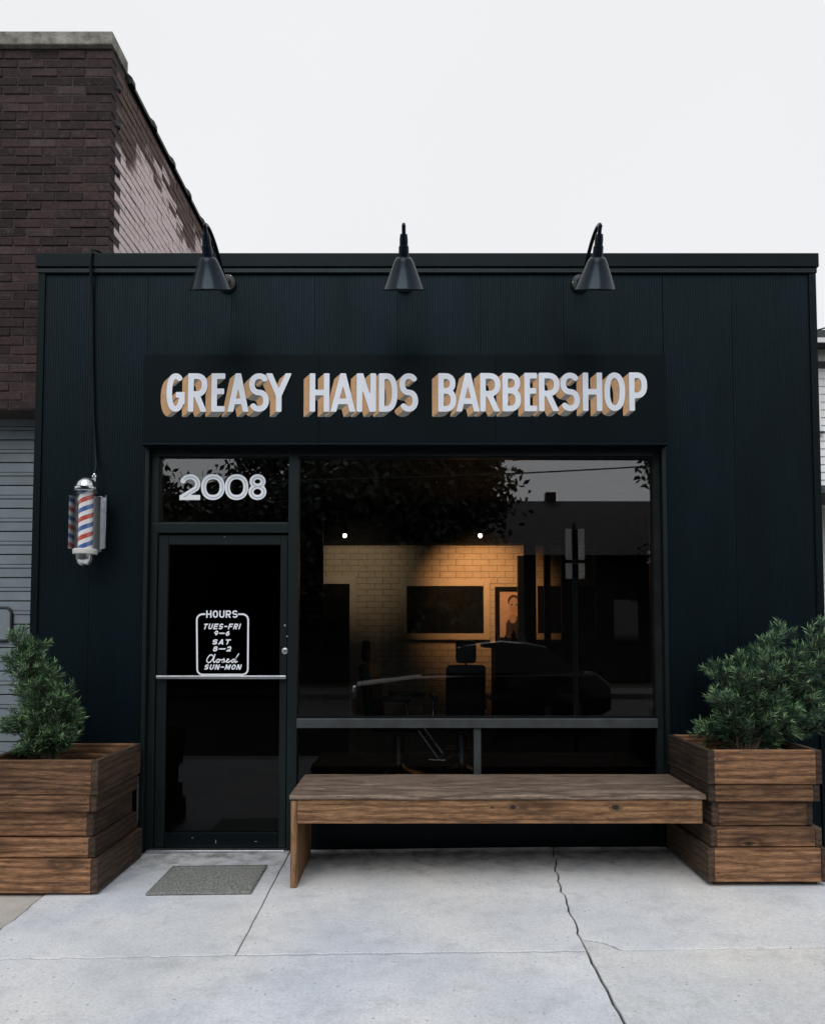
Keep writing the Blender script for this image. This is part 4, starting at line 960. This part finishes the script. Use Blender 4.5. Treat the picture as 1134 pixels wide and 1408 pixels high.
def tree(label, loc, h, crown, nleaf, seed, size=.15, flat=.75):
    r = random.Random(seed); t = thing('street_tree', label, 'tree', loc, 'trees across the street')
    q = Geo(); q.tube([(0, 0, 0), (.05, .02, h * .3), (-.05, .05, h * .6), (0, 0, h * .95)], [.24, .18, .11, .03], 10)
    fo = Geo(); ends = []
    for i in range(26):
        a = r.uniform(0, 2 * math.pi); u = r.uniform(.30, .95); rr = crown * r.uniform(.35, 1) * math.sqrt(max(.05, 1 - ((u - .58) / .48) ** 2))
        e = Vector((rr * math.cos(a), rr * math.sin(a), h * u + r.uniform(-.2, .4))); q.tube([(0, 0, h * u * .7), e * .55 + Vector((0, 0, h * .06)), e], [.07, .04, .015], 5, cap=False); ends.append(e)
    for i in range(nleaf):
        e = r.choice(ends); p = e + Vector((r.gauss(0, .42), r.gauss(0, .42), r.gauss(0, .36))) * crown * .42
        d1 = Vector((r.uniform(-1, 1), r.uniform(-1, 1), r.uniform(-1, 1))).normalized() * size; d2 = d1.cross(Vector((r.uniform(-1, 1), r.uniform(-1, 1), r.uniform(-1, 1)))).normalized() * size * .5
        fo.add([p - d1, p + d2, p + d1, p - d2], [(0, 1, 2, 3)])
    q.build('trunk', 'bark', t, smooth=60); fo.build('crown', 'tree_leaves', t); return t
tree('broad dark tree mirrored in the left half of the shop window', (-1.2, -18.6, -.3), 9.2, 3.3, 34000, 1)
tree('second broad dark tree mirrored behind the shop window mullion', (-3.6, -21.5, -.3), 9.6, 3.3, 30000, 2)
tree('lower loose tree mirrored in the pane above the door', (-7.0, -18.5, -.3), 5.9, 2.6, 12000, 3)
tree('tall tree mirrored at the left of the pane above the door', (-11.2, -19, -.3), 9, 2.9, 22000, 4)
tree('drooping evergreen mirrored at the right edge of the shop window', (9.9, -19.0, -.3), 9.0, 2.1, 14000, 5)
for i, (h0, h1, y, lab) in enumerate(((6.0, 6.05, -13.2, 'upper overhead wire mirrored across the window sky'), (5.3, 6.6, -13.6, 'lower sloping overhead wire mirrored across the window sky'))):
    q = Geo().tube([(-4 + 20 * t, y, h0 + (h1 - h0) * t - .25 * math.sin(math.pi * t)) for t in [k / 24 for k in range(25)]], .022, 6)
    tag(q.build('street_wire', 'cast_black', smooth=60), lab, 'wire')
ss = thing('street_sign', 'pale parking sign on a post mirrored in the right of the window', 'sign', (1.88, -3.45, gz(1.9, -3.4)))
Geo().tube([(0, 0, 0), (0, 0, 2.75)], .025, 10).build('post', 'cast_black', ss, smooth=60)
for z0, z1 in ((2.32, 2.68), (2.10, 2.28)):
    p_ = Geo().box(-.11, .11, .03, .035, z0, z1).build('plate', 'sign_white', ss, bevel=.002); Geo().box(-.035, .035, .036, .038, z0 + .001, z1 - .001).build('band', 'interior_black', p_)
# parked car
car = thing('parked_car', 'dark car mirrored low in the shop window', 'car', (1.2, -8.4, -.2))
def loft(secs):
    q = Geo(); k = len(secs[0]); 
    for s_ in secs: q.v += [tuple(p) for p in s_]
    for i in range(len(secs) - 1):
        for j in range(k): q.f.append((i * k + j, i * k + (j + 1) % k, (i + 1) * k + (j + 1) % k, (i + 1) * k + j)); q.m.append(0)
    q.f += [tuple(range(k)), tuple((len(secs) - 1) * k + j for j in range(k))]; q.m += [0, 0]; return q
def csec(x, zt, hw, zb=.22): return [(x, -hw, zb), (x, -hw - .03, .5), (x, -hw, zt - .08), (x, -hw + .12, zt), (x, hw - .12, zt), (x, hw, zt - .08), (x, hw + .03, .5), (x, hw, zb)]
bd_ = loft([csec(-2.25, .62, .70, .32), csec(-2.15, .82, .82), csec(-1.2, .95, .88), csec(-.6, .98, .88), csec(1.2, 1.0, .88), csec(1.95, .98, .84), csec(2.2, .80, .74, .34)]).build('body', 'car_paint', car, smooth=50)
cab = loft([[(x, -w - .0, z0), (x, -w + .16, z1), (x, w - .16, z1), (x, w, z0)] for x, w, z0, z1 in ((-1.05, .80, .95, .97), (-.35, .82, .97, 1.42), (.35, .82, .97, 1.50), (1.05, .80, .97, 1.42), (1.75, .76, .97, 1.0))]).build('cabin', 'car_glass', car, smooth=50)
loft([[(x, -.64, z - .02), (x, -.58, z + .015), (x, .58, z + .015), (x, .64, z - .02)] for x, z in ((-.42, 1.40), (0, 1.475), (.35, 1.505), (.75, 1.48), (1.12, 1.40))]).build('roof', 'car_paint', cab, smooth=50)
for x in (-1.35, 1.35):
    for s in (-1, 1):
        M = Matrix.Rotation(R(90), 3, 'X'); w_ = Geo().lathe([(.20, -.1), (.31, -.1), (.33, -.06), (.33, .06), (.31, .1), (.20, .1)], (x, s * .80, .33), 24, M=M).build('wheel', 'tyre', car, smooth=40)
        Geo().lathe([(0, .02), (.05, .05), (.19, .06), (.205, .10), (.205, -.1), (0, -.1)], (x, s * .80, .33), 24, M=M if s < 0 else Matrix.Rotation(R(-90), 3, 'X')).build('rim', 'aluminium', w_, smooth=40)
for s in (-1, 1): Geo().box(-2.24, -2.10, s * .55 - .16, s * .55 + .16, .60, .74).build('headlight', 'chrome', car, bevel=.03)
